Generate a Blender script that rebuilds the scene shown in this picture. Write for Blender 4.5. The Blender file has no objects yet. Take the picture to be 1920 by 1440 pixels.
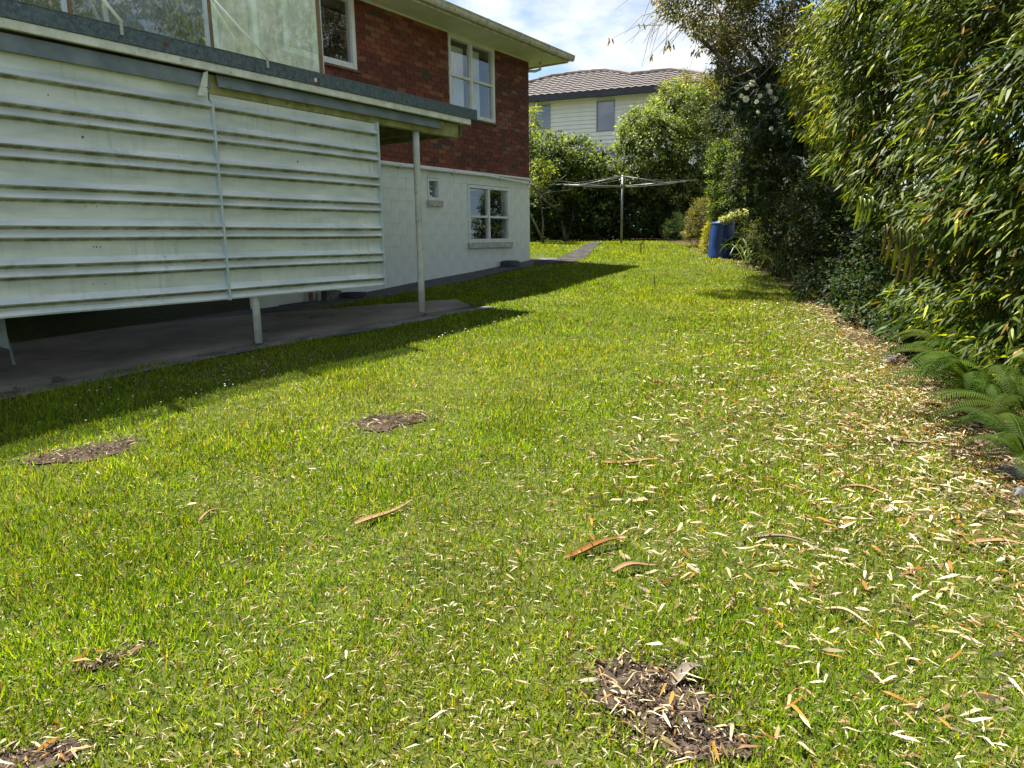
import bpy, math, random
import numpy as np
from mathutils import Vector

# ------------------------------------------------------------------ camera, sky, sun, exposure
S = bpy.context.scene
C = S.collection
F_PX, PITCH, ROLL = 1331.0, math.radians(11.5), math.radians(-0.75)
EYE = np.array([0.0, 0.0, 1.6])
FW = np.array([0, math.cos(PITCH), -math.sin(PITCH)])
_r = np.array([1.0, 0, 0]); _u = np.cross(_r, FW)
RT = math.cos(ROLL) * _r + math.sin(ROLL) * _u
UP = -math.sin(ROLL) * _r + math.cos(ROLL) * _u

cam_d = bpy.data.cameras.new('camera'); cam = bpy.data.objects.new('camera', cam_d); C.objects.link(cam)
cam_d.sensor_width = 36.0; cam_d.lens = 36.0 * F_PX / 1920.0
cam_d.clip_start = 0.05; cam_d.clip_end = 2000
from mathutils import Matrix
cam.matrix_world = Matrix(((RT[0], UP[0], -FW[0], EYE[0]), (RT[1], UP[1], -FW[1], EYE[1]), (RT[2], UP[2], -FW[2], EYE[2]), (0, 0, 0, 1)))
S.camera = cam

SUN_TO = np.array([-0.29, 0.31, 1.0]); SUN_TO /= np.linalg.norm(SUN_TO)
EL = math.asin(SUN_TO[2]); AZ = math.atan2(SUN_TO[0], SUN_TO[1])
sun_d = bpy.data.lights.new('sun', 'SUN'); sun_d.energy = 5.0; sun_d.angle = math.radians(0.5); sun_d.color = (1.0, 0.96, 0.88)
sun = bpy.data.objects.new('sun', sun_d); C.objects.link(sun)
sun.rotation_euler = Vector(SUN_TO).to_track_quat('Z', 'Y').to_euler(); sun.location = (-6, 6, 25)

W = bpy.data.worlds.new('World'); S.world = W; W.use_nodes = True
nt = W.node_tree; nt.nodes.clear(); L = nt.links.new
wo = nt.nodes.new('ShaderNodeOutputWorld'); bg = nt.nodes.new('ShaderNodeBackground'); bg.inputs[1].default_value = 0.05
sky = nt.nodes.new('ShaderNodeTexSky'); sky.sky_type = 'NISHITA'; sky.sun_disc = False
sky.sun_elevation = EL; sky.sun_rotation = AZ; sky.air_density = 1.0; sky.dust_density = 0.6; sky.ozone_density = 1.5
tc = nt.nodes.new('ShaderNodeTexCoord')
mp = nt.nodes.new('ShaderNodeMapping'); mp.inputs['Scale'].default_value = (1.0, 1.0, 2.3); mp.inputs['Location'].default_value = (0.35, 0.1, 0.0)
cn = nt.nodes.new('ShaderNodeTexNoise'); cn.inputs['Scale'].default_value = 3.2; cn.inputs['Detail'].default_value = 9; cn.inputs['Roughness'].default_value = 0.55
cr = nt.nodes.new('ShaderNodeValToRGB'); cr.color_ramp.elements[0].position = 0.47; cr.color_ramp.elements[1].position = 0.60
cn2 = nt.nodes.new('ShaderNodeTexNoise'); cn2.inputs['Scale'].default_value = 7.0; cn2.inputs['Detail'].default_value = 6
cr2 = nt.nodes.new('ShaderNodeValToRGB'); cr2.color_ramp.elements[0].color = (4.9, 5.1, 5.4, 1); cr2.color_ramp.elements[1].color = (7.0, 7.0, 7.0, 1)
cr2.color_ramp.elements[0].position = 0.35; cr2.color_ramp.elements[1].position = 0.62
mx = nt.nodes.new('ShaderNodeMix'); mx.data_type = 'RGBA'
L(tc.outputs['Generated'], mp.inputs[0]); L(mp.outputs[0], cn.inputs['Vector']); L(mp.outputs[0], cn2.inputs['Vector'])
L(cn.outputs[0], cr.inputs[0]); L(cn2.outputs[0], cr2.inputs[0])
L(cr.outputs[0], mx.inputs[0]); L(sky.outputs[0], mx.inputs[6]); L(cr2.outputs[0], mx.inputs[7]); L(mx.outputs[2], bg.inputs[0]); L(bg.outputs[0], wo.inputs[0])

S.view_settings.view_transform = 'Standard'; S.view_settings.look = 'None'; S.view_settings.gamma = 1.0
S.view_settings.exposure = 1.84
try: S.view_settings.use_curve_mapping = False
except Exception: pass
S.cycles.max_bounces = 7; S.cycles.diffuse_bounces = 3; S.cycles.glossy_bounces = 3; S.cycles.transmission_bounces = 5; S.cycles.transparent_max_bounces = 10
S.cycles.use_denoising = True
S.cycles.use_adaptive_sampling = True

rng = np.random.default_rng(7)
random.seed(7)

# ------------------------------------------------------------------ frames: pixel (1920x1440) -> world, terrain, house frame
TY = np.array([-40., -5, 0, 2, 5, 7, 8.8, 11.3, 12.4, 13.7, 15.2, 17, 18.4, 20, 24, 40, 80, 600])
TZ = np.array([-0.6, .18, .355, .43, .55, .628, .703, .815, .915, 1.03, 1.15, 1.32, 1.455, 1.53, 1.58, 1.7, 1.9, 2.0])
_yy = np.linspace(-40, 600, 12801); _zz = np.interp(_yy, TY, TZ)
_k = np.hanning(41); _k /= _k.sum(); _zz = np.convolve(np.pad(_zz, 20, 'edge'), _k, 'valid')
def gz(x, y):
    x = np.asarray(x, float); y = np.asarray(y, float)
    return np.interp(y, _yy, _zz) + 0.012 * np.sin(x * 1.7 + y * 0.9) * np.clip((y - 1) / 4, 0, 1) * 0.6
def ray(px, py):
    return FW + RT * (px - 960) / F_PX + UP * (720 - py) / F_PX
def at(px, py, depth):
    return EYE + ray(px, py) * depth
def proj(p):
    v = np.asarray(p, float) - EYE; z = v @ FW
    return 960 + F_PX * (v @ RT) / z, 720 - F_PX * (v @ UP) / z, z
def gnd(px, py):
    d = ray(px, py); t = 1.0
    while t < 60:
        p = EYE + d * t
        if p[2] <= gz(p[0], p[1]): break
        t += 0.02
    return EYE + d * t
D1 = np.array([0.5541, 0.8324, 0]); NN = np.array([0.8324, -0.5541, 0]); ZZ = np.array([0, 0, 1.0])
PH = np.array([0.417, 15.215, 0.0])     # house corner
PD = np.array([-1.045, 8.784, 0.0])     # carport corner post
def H(s, q, z): return PH + D1 * s + NN * q + ZZ * z
def D(s, q, z): return PD + D1 * s + NN * q + ZZ * z
def dsz(px, py, q):   # carport frame: (s, z) where a pixel's ray meets the plane q
    d = ray(px, py); t = ((PD + NN * q - EYE) @ NN) / (d @ NN); p = EYE + d * t
    return (p - PD) @ D1, p[2]

# ------------------------------------------------------------------ object helpers
ORG = {}
def tag(o, label=None, cat=None, group=None, kind=None):
    if label: o['label'] = label
    if cat: o['category'] = cat
    if group: o['group'] = group
    if kind: o['kind'] = kind
    return o
def empty(name, loc, label, cat, group=None):
    o = bpy.data.objects.new(name, None); C.objects.link(o); o.location = tuple(loc); o.empty_display_size = 0.2
    ORG[o.name] = np.array(loc, float); return tag(o, label, cat, group)
def link_mesh(name, me, c, parent):
    o = bpy.data.objects.new(name, me); C.objects.link(o)
    base = ORG[parent.name] if parent is not None else np.zeros(3)
    o.location = tuple(np.asarray(c) - base); ORG[o.name] = np.array(c, float)
    if parent is not None: o.parent = parent
    return o
def fast_mesh(name, V, Fc, mats, col=None, mi=None, smooth=False):
    """V (n,3), Fc list of index arrays of equal length per array (each (m,k))"""
    me = bpy.data.meshes.new(name)
    if not isinstance(Fc, list): Fc = [Fc]
    me.vertices.add(len(V)); me.vertices.foreach_set('co', np.asarray(V, np.float32).ravel())
    tot = sum(f.size for f in Fc); nf = sum(len(f) for f in Fc)
    me.loops.add(tot); me.loops.foreach_set('vertex_index', np.concatenate([f.ravel() for f in Fc]).astype(np.int32))
    sizes = np.concatenate([np.full(len(f), f.shape[1]) for f in Fc]); starts = np.concatenate([[0], np.cumsum(sizes)[:-1]])
    me.polygons.add(nf); me.polygons.foreach_set('loop_start', starts.astype(np.int32))
    me.polygons.foreach_set('use_smooth', np.full(nf, smooth))
    for m in (mats if isinstance(mats, (list, tuple)) else [mats]): me.materials.append(m)
    if mi is not None: me.polygons.foreach_set('material_index', np.asarray(mi, np.int32))
    me.update(calc_edges=True)
    if col is not None:
        a = me.attributes.new('Col', 'FLOAT_COLOR', 'POINT')
        cc = np.ones((len(V), 4), np.float32); cc[:, :3] = col; a.data.foreach_set('color', cc.ravel())
    return me
def mk(name, V, Fc, mats, parent=None, origin=None, **kw):
    V = np.asarray(V, float)
    c = np.array([(V[:, 0].min() + V[:, 0].max()) / 2, (V[:, 1].min() + V[:, 1].max()) / 2, V[:, 2].min()]) if origin is None else np.asarray(origin, float)
    return link_mesh(name, fast_mesh(name, V - c, Fc, mats, **kw), c, parent)
class MB:
    """collects shapes of ONE object (quads/tris of mixed size)"""
    def __init__(s): s.v = []; s.f = []; s.m = []
    def add(s, verts, faces, mi=0):
        b = len(s.v); s.v += [tuple(map(float, p)) for p in verts]; s.f += [tuple(b + i for i in f) for f in faces]; s.m += [mi] * len(faces)
    def hexa(s, fr, a0, a1, b0, b1, c0, c1, mi=0):
        p = [fr(a, b, c) for c in (c0, c1) for b in (b0, b1) for a in (a0, a1)]
        s.add(p, [(0, 2, 3, 1), (4, 5, 7, 6), (0, 1, 5, 4), (2, 6, 7, 3), (0, 4, 6, 2), (1, 3, 7, 5)], mi)
    def tube(s, pts, rad, n=8, caps=True, mi=0):
        pts = [np.asarray(p, float) for p in pts]
        if np.isscalar(rad): rad = [rad] * len(pts)
        rings = []; ref = None
        for i, p in enumerate(pts):
            t = pts[min(i + 1, len(pts) - 1)] - pts[max(i - 1, 0)]; t = t / (np.linalg.norm(t) + 1e-9)
            if ref is None: ref = np.array([1., 0, 0]) if abs(t[0]) < .8 else np.array([0, 1., 0])
            a = np.cross(t, ref); a /= np.linalg.norm(a) + 1e-9; b = np.cross(t, a); ref = np.cross(a, t)
            rings.append([p + (a * math.cos(2 * math.pi * k / n) + b * math.sin(2 * math.pi * k / n)) * rad[i] for k in range(n)])
        v = [q for r in rings for q in r]; f = []
        for i in range(len(pts) - 1):
            for k in range(n):
                f.append((i * n + k, i * n + (k + 1) % n, (i + 1) * n + (k + 1) % n, (i + 1) * n + k))
        if caps: f.append(tuple(range(n - 1, -1, -1))); f.append(tuple((len(pts) - 1) * n + k for k in range(n)))
        s.add(v, f, mi)
    def build(s, name, mats, parent=None, smooth=False, bevel=0, origin=None):
        V = np.array(s.v)
        c = np.array([(V[:, 0].min() + V[:, 0].max()) / 2, (V[:, 1].min() + V[:, 1].max()) / 2, V[:, 2].min()]) if origin is None else np.asarray(origin, float)
        me = bpy.data.meshes.new(name); me.from_pydata([tuple(p - c) for p in V], [], s.f)
        for m in (mats if isinstance(mats, (list, tuple)) else [mats]): me.materials.append(m)
        me.polygons.foreach_set('material_index', s.m)
        if smooth: me.polygons.foreach_set('use_smooth', [True] * len(s.f))
        import bmesh
        bm = bmesh.new(); bm.from_mesh(me); bmesh.ops.recalc_face_normals(bm, faces=bm.faces); bm.to_mesh(me); bm.free()
        me.update()
        o = link_mesh(name, me, c, parent)
        if bevel:
            b = o.modifiers.new('bevel', 'BEVEL'); b.width = bevel; b.segments = 2; b.limit_method = 'ANGLE'
        return o
def box(name, fr, a0, a1, b0, b1, c0, c1, mat, parent=None, bevel=0.0):
    m = MB(); m.hexa(fr, a0, a1, b0, b1, c0, c1); return m.build(name, mat, parent, bevel=bevel)

# ------------------------------------------------------------------ materials
def new_mat(name):
    m = bpy.data.materials.new(name); m.use_nodes = True; return m, m.node_tree, m.node_tree.nodes['Principled BSDF']
def mat_noise(name, c1, c2, scale=8, rough=0.7, bump=0.0, detail=6, metallic=0, stretch=(1, 1, 1), lo=.35, hi=.65, c3=None, s3=40, t3=.62, bscale=None, spec=.5):
    m, t, b = new_mat(name); l = t.links.new
    tc = t.nodes.new('ShaderNodeTexCoord'); mp = t.nodes.new('ShaderNodeMapping'); mp.inputs['Scale'].default_value = stretch
    n = t.nodes.new('ShaderNodeTexNoise'); n.inputs['Scale'].default_value = scale; n.inputs['Detail'].default_value = detail
    r = t.nodes.new('ShaderNodeValToRGB'); r.color_ramp.elements[0].position = lo; r.color_ramp.elements[1].position = hi
    r.color_ramp.elements[0].color = (*c1, 1); r.color_ramp.elements[1].color = (*c2, 1)
    l(tc.outputs['Object'], mp.inputs[0]); l(mp.outputs[0], n.inputs['Vector']); l(n.outputs[0], r.inputs[0]); out = r.outputs[0]
    if c3 is not None:
        n3 = t.nodes.new('ShaderNodeTexNoise'); n3.inputs['Scale'].default_value = s3; n3.inputs['Detail'].default_value = 8; n3.inputs['Roughness'].default_value = .65
        r3 = t.nodes.new('ShaderNodeValToRGB'); r3.color_ramp.elements[0].position = t3; r3.color_ramp.elements[1].position = t3 + .06
        mxn = t.nodes.new('ShaderNodeMix'); mxn.data_type = 'RGBA'; mxn.inputs[7].default_value = (*c3, 1)
        l(mp.outputs[0], n3.inputs['Vector']); l(n3.outputs[0], r3.inputs[0]); l(r3.outputs[0], mxn.inputs[0]); l(out, mxn.inputs[6]); out = mxn.outputs[2]
    l(out, b.inputs['Base Color']); b.inputs['Roughness'].default_value = rough; b.inputs['Metallic'].default_value = metallic
    b.inputs['Specular IOR Level'].default_value = spec
    if bump:
        n2 = t.nodes.new('ShaderNodeTexNoise'); n2.inputs['Scale'].default_value = bscale or scale * 6; n2.inputs['Detail'].default_value = 6
        bp = t.nodes.new('ShaderNodeBump'); bp.inputs['Strength'].default_value = bump; bp.inputs['Distance'].default_value = .01
        l(mp.outputs[0], n2.inputs['Vector']); l(n2.outputs[0], bp.inputs['Height']); l(bp.outputs[0], b.inputs['Normal'])
    return m
def mat_leaf(name, rough=.45, trans=.4, spec=.5, var=.25, tint=(1.25, 1.3, .55)):
    m, t, b = new_mat(name); l = t.links.new
    at_ = t.nodes.new('ShaderNodeAttribute'); at_.attribute_name = 'Col'
    n = t.nodes.new('ShaderNodeTexNoise'); n.inputs['Scale'].default_value = 3.0
    tcn = t.nodes.new('ShaderNodeTexCoord'); l(tcn.outputs['Object'], n.inputs['Vector'])
    h = t.nodes.new('ShaderNodeHueSaturation'); mr = t.nodes.new('ShaderNodeMapRange')
    mr.inputs[1].default_value = .3; mr.inputs[2].default_value = .7; mr.inputs[3].default_value = 1 - var; mr.inputs[4].default_value = 1 + var
    l(n.outputs[0], mr.inputs[0]); l(mr.outputs[0], h.inputs['Value']); l(at_.outputs['Color'], h.inputs['Color'])
    l(h.outputs[0], b.inputs['Base Color']); b.inputs['Roughness'].default_value = rough; b.inputs['Specular IOR Level'].default_value = spec
    tr = t.nodes.new('ShaderNodeBsdfTranslucent'); ms = t.nodes.new('ShaderNodeMixShader'); ms.inputs[0].default_value = trans
    mul = t.nodes.new('ShaderNodeMix'); mul.data_type = 'RGBA'; mul.blend_type = 'MULTIPLY'; mul.inputs[0].default_value = 1; mul.inputs[7].default_value = (*tint, 1)
    l(h.outputs[0], mul.inputs[6]); l(mul.outputs[2], tr.inputs[0])
    l(b.outputs[0], ms.inputs[1]); l(tr.outputs[0], ms.inputs[2]); l(ms.outputs[0], t.nodes['Material Output'].inputs[0])
    return m
def mat_attr(name, rough=.8, bump=0.0):
    m, t, b = new_mat(name); l = t.links.new
    a = t.nodes.new('ShaderNodeAttribute'); a.attribute_name = 'Col'; l(a.outputs['Color'], b.inputs['Base Color']); b.inputs['Roughness'].default_value = rough
    return m

M = {}
M['grass'] = mat_leaf('grass_blade', rough=.6, trans=.45, spec=.10, var=.22, tint=(1.6, 1.4, .35))
M['leaf'] = mat_leaf('leaf', rough=.48, trans=.40, spec=.16, tint=(1.5, 1.45, .5))
M['gloss_leaf'] = mat_leaf('glossy_leaf', rough=.4, trans=.3, spec=.4, tint=(1.4, 1.4, .5))
M['dry'] = mat_leaf('dry_leaf', rough=.8, trans=.12, spec=.08, tint=(1.1, 1, .8))
M['soil'] = mat_noise('soil', (.026, .018, .013), (.07, .052, .038), 14, .95, .8, c3=(.18, .13, .08), s3=55, t3=.6, spec=.05)
M['ground'] = mat_noise('ground_thatch', (.035, .045, .010), (.07, .08, .02), 12, .95, 1.0, c3=(.15, .12, .05), s3=80, t3=.60, spec=.05)
M['bed'] = mat_noise('garden_bed', (.03, .02, .013), (.10, .07, .045), 10, .95, 1.0, c3=(.2, .15, .1), s3=45, t3=.6, spec=.05)
M['concrete'] = mat_noise('concrete', (.10, .088, .068), (.20, .178, .14), 1.6, .85, .3, c3=(.05, .05, .045), s3=5, t3=.6, bscale=60)
M['asphalt'] = mat_noise('asphalt', (.035, .037, .042), (.075, .078, .085), 5, .9, .6, c3=(.13, .13, .13), s3=90, t3=.6, bscale=90)
M['kerb'] = mat_noise('old_concrete', (.07, .07, .075), (.19, .185, .17), 4, .9, .5, c3=(.05, .06, .03), s3=9, t3=.55)
M['galv'] = mat_noise('galvanised_flashing', (.05, .075, .085), (.11, .15, .165), 28, .55, .25, metallic=.25, c3=(.2, .25, .27), s3=75, t3=.58, bscale=120)
M['flash'] = mat_noise('grey_flashing', (.10, .135, .135), (.17, .215, .21), 5, .5, .1, metallic=.2, c3=(.3, .36, .36), s3=12, t3=.7)
M['trim'] = mat_noise('peeling_white_trim', (.55, .57, .51), (.76, .78, .72), 9, .75, .35, c3=(.12, .11, .07), s3=22, t3=.62)
M['beam'] = mat_noise('mossy_paint', (.20, .20, .07), (.36, .36, .17), 7, .8, .3, c3=(.09, .055, .03), s3=16, t3=.6)
M['joist'] = mat_noise('under_deck_timber', (.10, .10, .05), (.2, .19, .11), 6, .9, .2)
M['post'] = mat_noise('flaking_post_paint', (.40, .44, .38), (.58, .60, .54), 6, .65, .3, c3=(.07, .06, .05), s3=11, t3=.63)
M['panel'] = None
M['white'] = mat_noise('white_paint', (.62, .66, .62), (.76, .78, .75), 5, .5, .08, c3=(.42, .42, .36), s3=14, t3=.68)
M['block'] = mat_noise('painted_block', (.64, .71, .67), (.76, .80, .76), 5, .75, .35, bscale=50)
M['blockgap'] = mat_noise('block_joint', (.56, .62, .58), (.66, .71, .67), 6, .85, .2)
M['sill'] = mat_noise('stained_sill', (.36, .36, .32), (.55, .56, .52), 12, .85, .3, c3=(.1, .09, .07), s3=20, t3=.6)
M['soffit'] = mat_noise('soffit', (.58, .64, .50), (.68, .72, .60), 3, .7, .05)
M['gutter'] = mat_noise('gutter', (.38, .37, .26), (.56, .55, .42), 8, .6, .2, c3=(.1, .09, .05), s3=18, t3=.6)
M['mortar'] = mat_noise('mortar', (.12, .06, .04), (.2, .11, .08), 20, .95, .3)
M['roof'] = mat_noise('roof_dark', (.06, .05, .05), (.12, .1, .1), 6, .8, .3)
BR = [(.125, .036, .019), (.155, .040, .020), (.098, .027, .016), (.185, .068, .034), (.075, .024, .015), (.045, .038, .03), (.15, .075, .042)]
M['brick'] = [mat_noise('brick_%s' % w, tuple(.85 * k for k in c), tuple(1.4 * k for k in c), 18, .85, .5) for w, c in zip(['red', 'bright', 'deep', 'orange', 'dark', 'charred', 'brown'], BR)]
M['alu'] = mat_noise('aluminium', (.45, .55, .58), (.6, .68, .7), 6, .45, .0, metallic=.35)
M['bronze'] = mat_noise('bronze_timber', (.15, .09, .045), (.24, .15, .08), 8, .6, .1)
M['whitebar'] = mat_noise('white_bar', (.78, .8, .8), (.85, .86, .86), 5, .4)
M['curtain'] = mat_noise('curtain', (.8, .81, .84), (.88, .88, .9), 2, .9, .0, stretch=(14, 14, .4))
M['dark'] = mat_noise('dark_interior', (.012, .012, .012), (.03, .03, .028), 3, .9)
M['rust'] = mat_noise('rust', (.12, .035, .02), (.22, .07, .035), 30, .9, .4)
M['blue'] = mat_noise('blue_plastic', (.004, .028, .12), (.006, .04, .17), 4, .42, .05, c3=(.03, .09, .25), s3=10, t3=.62)
M['steel'] = mat_noise('galvanised_steel', (.16, .165, .15), (.28, .28, .26), 12, .45, .05, metallic=.5)
M['weather'] = mat_noise('weatherboard', (.78, .77, .70), (.84, .83, .77), 3, .6, .05)
M['tile'] = mat_noise('roof_tile', (.04, .031, .029), (.085, .065, .06), 7, .75, .4, c3=(.3, .25, .23), s3=30, t3=.62)
M['darkgutter'] = mat_noise('dark_gutter', (.015, .018, .022), (.03, .035, .04), 5, .4)
M['bark'] = mat_noise('bark', (.07, .055, .04), (.19, .16, .12), 10, .95, .8, stretch=(1, 1, .3))
M['twig'] = mat_noise('grey_twig', (.12, .11, .08), (.26, .25, .18), 12, .95, .3)
M['culm'] = mat_noise('bamboo_culm', (.10, .15, .04), (.22, .24, .08), 5, .5, .1)
M['stone'] = mat_noise('stone', (.07, .07, .07), (.16, .155, .15), 9, .9, .6)
M['red'] = mat_noise('red_stick', (.35, .07, .04), (.5, .13, .07), 9, .8)
M['petal'] = mat_noise('cream_petal', (.78, .76, .60), (.88, .86, .74), 14, .6)
_t = M['petal'].node_tree; _tr = _t.nodes.new('ShaderNodeBsdfTranslucent'); _tr.inputs[0].default_value = (.85, .82, .6, 1); _ms = _t.nodes.new('ShaderNodeMixShader'); _ms.inputs[0].default_value = .45
_t.links.new(_t.nodes['Principled BSDF'].outputs[0], _ms.inputs[1]); _t.links.new(_tr.outputs[0], _ms.inputs[2]); _t.links.new(_ms.outputs[0], _t.nodes['Material Output'].inputs[0])
M['purple'] = mat_noise('purple_petal', (.22, .14, .5), (.34, .25, .62), 14, .6)
M['frond'] = mat_leaf('fern_frond', rough=.65, trans=.35, spec=.06, tint=(1.5, 1.45, .4))

def mat_glass(name, tint, refl, dirt, dcol, rough=.02):
    m, t, b = new_mat(name); l = t.links.new; t.nodes.remove(b); out = t.nodes['Material Output']
    tr = t.nodes.new('ShaderNodeBsdfTransparent'); tr.inputs[0].default_value = (*tint, 1)
    gl = t.nodes.new('ShaderNodeBsdfGlossy'); gl.inputs['Roughness'].default_value = rough
    lw = t.nodes.new('ShaderNodeFresnel'); lw.inputs[0].default_value = 1.5
    ma = t.nodes.new('ShaderNodeMath'); ma.operation = 'MULTIPLY_ADD'; ma.inputs[1].default_value = 1.6; ma.inputs[2].default_value = refl; ma.use_clamp = True
    gm = t.nodes.new('ShaderNodeNewGeometry'); inv = t.nodes.new('ShaderNodeMath'); inv.operation = 'SUBTRACT'; inv.inputs[0].default_value = 1.0; l(gm.outputs['Backfacing'], inv.inputs[1])
    fm = t.nodes.new('ShaderNodeMath'); fm.operation = 'MULTIPLY'; l(ma.outputs[0], fm.inputs[0]); l(inv.outputs[0], fm.inputs[1])   # only the outer face reflects
    l(lw.outputs[0], ma.inputs[0])
    m1 = t.nodes.new('ShaderNodeMixShader'); l(fm.outputs[0], m1.inputs[0]); l(tr.outputs[0], m1.inputs[1]); l(gl.outputs[0], m1.inputs[2])
    df = t.nodes.new('ShaderNodeBsdfDiffuse'); df.inputs[0].default_value = (*dcol, 1)
    tl = t.nodes.new('ShaderNodeBsdfTranslucent'); tl.inputs[0].default_value = (*dcol, 1)
    ad = t.nodes.new('ShaderNodeMixShader'); ad.inputs[0].default_value = .5; l(df.outputs[0], ad.inputs[1]); l(tl.outputs[0], ad.inputs[2])
    n = t.nodes.new('ShaderNodeTexNoise'); n.inputs['Scale'].default_value = 16; n.inputs['Detail'].default_value = 9; n.inputs['Roughness'].default_value = .7
    tcn = t.nodes.new('ShaderNodeTexCoord'); mpn = t.nodes.new('ShaderNodeMapping'); mpn.inputs['Scale'].default_value = (1, 1, .35)
    l(tcn.outputs['Object'], mpn.inputs[0]); l(mpn.outputs[0], n.inputs['Vector'])
    mr = t.nodes.new('ShaderNodeMapRange'); mr.inputs[1].default_value = .3; mr.inputs[2].default_value = .75; mr.inputs[3].default_value = dirt * .45; mr.inputs[4].default_value = min(1, dirt * 1.5)
    l(n.outputs[0], mr.inputs[0])
    m2 = t.nodes.new('ShaderNodeMixShader'); l(mr.outputs[0], m2.inputs[0]); l(m1.outputs[0], m2.inputs[1]); l(ad.outputs[0], m2.inputs[2])
    l(m2.outputs[0], out.inputs[0]); return m
M['glass'] = mat_glass('window_glass', (.93, .95, .96), .10, .03, (.3, .3, .3))
M['balglass'] = mat_glass('balustrade_glass', (.86, .9, .87), .22, .05, (.35, .40, .28), .02)
M['dirtyglass'] = mat_glass('milky_glass', (.7, .8, .72), .20, .24, (.52, .60, .52), .04)
M['farglass'] = mat_glass('far_window_glass', (.10, .13, .24), .16, .02, (.1, .1, .2))

def mat_panel():
    m, t, b = new_mat('sheet_metal_paint'); l = t.links.new
    tc = t.nodes.new('ShaderNodeTexCoord'); mp = t.nodes.new('ShaderNodeMapping'); mp.inputs['Scale'].default_value = (1, 1, 5)
    n = t.nodes.new('ShaderNodeTexNoise'); n.inputs['Scale'].default_value = 2.2; n.inputs['Detail'].default_value = 8
    r = t.nodes.new('ShaderNodeValToRGB'); r.color_ramp.elements[0].position = .3; r.color_ramp.elements[1].position = .68
    r.color_ramp.elements[0].color = (.50, .575, .55, 1); r.color_ramp.elements[1].color = (.73, .78, .75, 1)
    l(tc.outputs['Object'], mp.inputs[0]); l(mp.outputs[0], n.inputs['Vector']); l(n.outputs[0], r.inputs[0])
    ns = t.nodes.new('ShaderNodeTexNoise'); ns.inputs['Scale'].default_value = 1.0; ns.inputs['Detail'].default_value = 6; ms_ = t.nodes.new('ShaderNodeMapping'); ms_.inputs['Scale'].default_value = (26, 26, 2.2)
    l(tc.outputs['Object'], ms_.inputs[0]); l(ms_.outputs[0], ns.inputs['Vector'])
    rs = t.nodes.new('ShaderNodeMapRange'); rs.inputs[1].default_value = .52; rs.inputs[2].default_value = .78; rs.inputs[3].default_value = 0; rs.inputs[4].default_value = .55; l(ns.outputs[0], rs.inputs[0])
    np_ = t.nodes.new('ShaderNodeTexNoise'); np_.inputs['Scale'].default_value = 1.3; np_.inputs['Detail'].default_value = 5; l(tc.outputs['Object'], np_.inputs['Vector'])
    rp = t.nodes.new('ShaderNodeMapRange'); rp.inputs[1].default_value = .4; rp.inputs[2].default_value = .65; l(np_.outputs[0], rp.inputs[0])
    mm_ = t.nodes.new('ShaderNodeMath'); mm_.operation = 'MULTIPLY'; l(rs.outputs[0], mm_.inputs[0]); l(rp.outputs[0], mm_.inputs[1])
    mst = t.nodes.new('ShaderNodeMix'); mst.data_type = 'RGBA'; mst.inputs[7].default_value = (.27, .29, .19, 1); l(mm_.outputs[0], mst.inputs[0]); l(r.outputs[0], mst.inputs[6])
    # olive under each rib: dirt mixed with painted light reflected off the grass
    a = t.nodes.new('ShaderNodeAttribute'); a.attribute_name = 'Col'
    sx = t.nodes.new('ShaderNodeSeparateColor'); l(a.outputs['Color'], sx.inputs[0])
    n2 = t.nodes.new('ShaderNodeTexNoise'); n2.inputs['Scale'].default_value = 9; n2.inputs['Detail'].default_value = 9; n2.inputs['Roughness'].default_value = .7
    l(tc.outputs['Object'], n2.inputs['Vector'])
    mr = t.nodes.new('ShaderNodeMapRange'); mr.inputs[1].default_value = .25; mr.inputs[2].default_value = .6; mr.inputs[3].default_value = .25; mr.inputs[4].default_value = 1.0
    l(n2.outputs[0], mr.inputs[0]); mu = t.nodes.new('ShaderNodeMath'); mu.operation = 'MULTIPLY'; l(mr.outputs[0], mu.inputs[0]); l(sx.outputs[0], mu.inputs[1])
    mxn = t.nodes.new('ShaderNodeMix'); mxn.data_type = 'RGBA'; mxn.inputs[7].default_value = (.10, .09, .02, 1)
    l(mu.outputs[0], mxn.inputs[0]); l(mst.outputs[2], mxn.inputs[6]); l(mxn.outputs[2], b.inputs['Base Color'])
    b.inputs['Roughness'].default_value = .38; b.inputs['Metallic'].default_value = .15
    bp = t.nodes.new('ShaderNodeBump'); bp.inputs['Strength'].default_value = .12; bp.inputs['Distance'].default_value = .02
    n3 = t.nodes.new('ShaderNodeTexNoise'); n3.inputs['Scale'].default_value = 3; l(tc.outputs['Object'], n3.inputs['Vector']); l(n3.outputs[0], bp.inputs['Height']); l(bp.outputs[0], b.inputs['Normal'])
    return m
M['panel'] = mat_panel()

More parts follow.
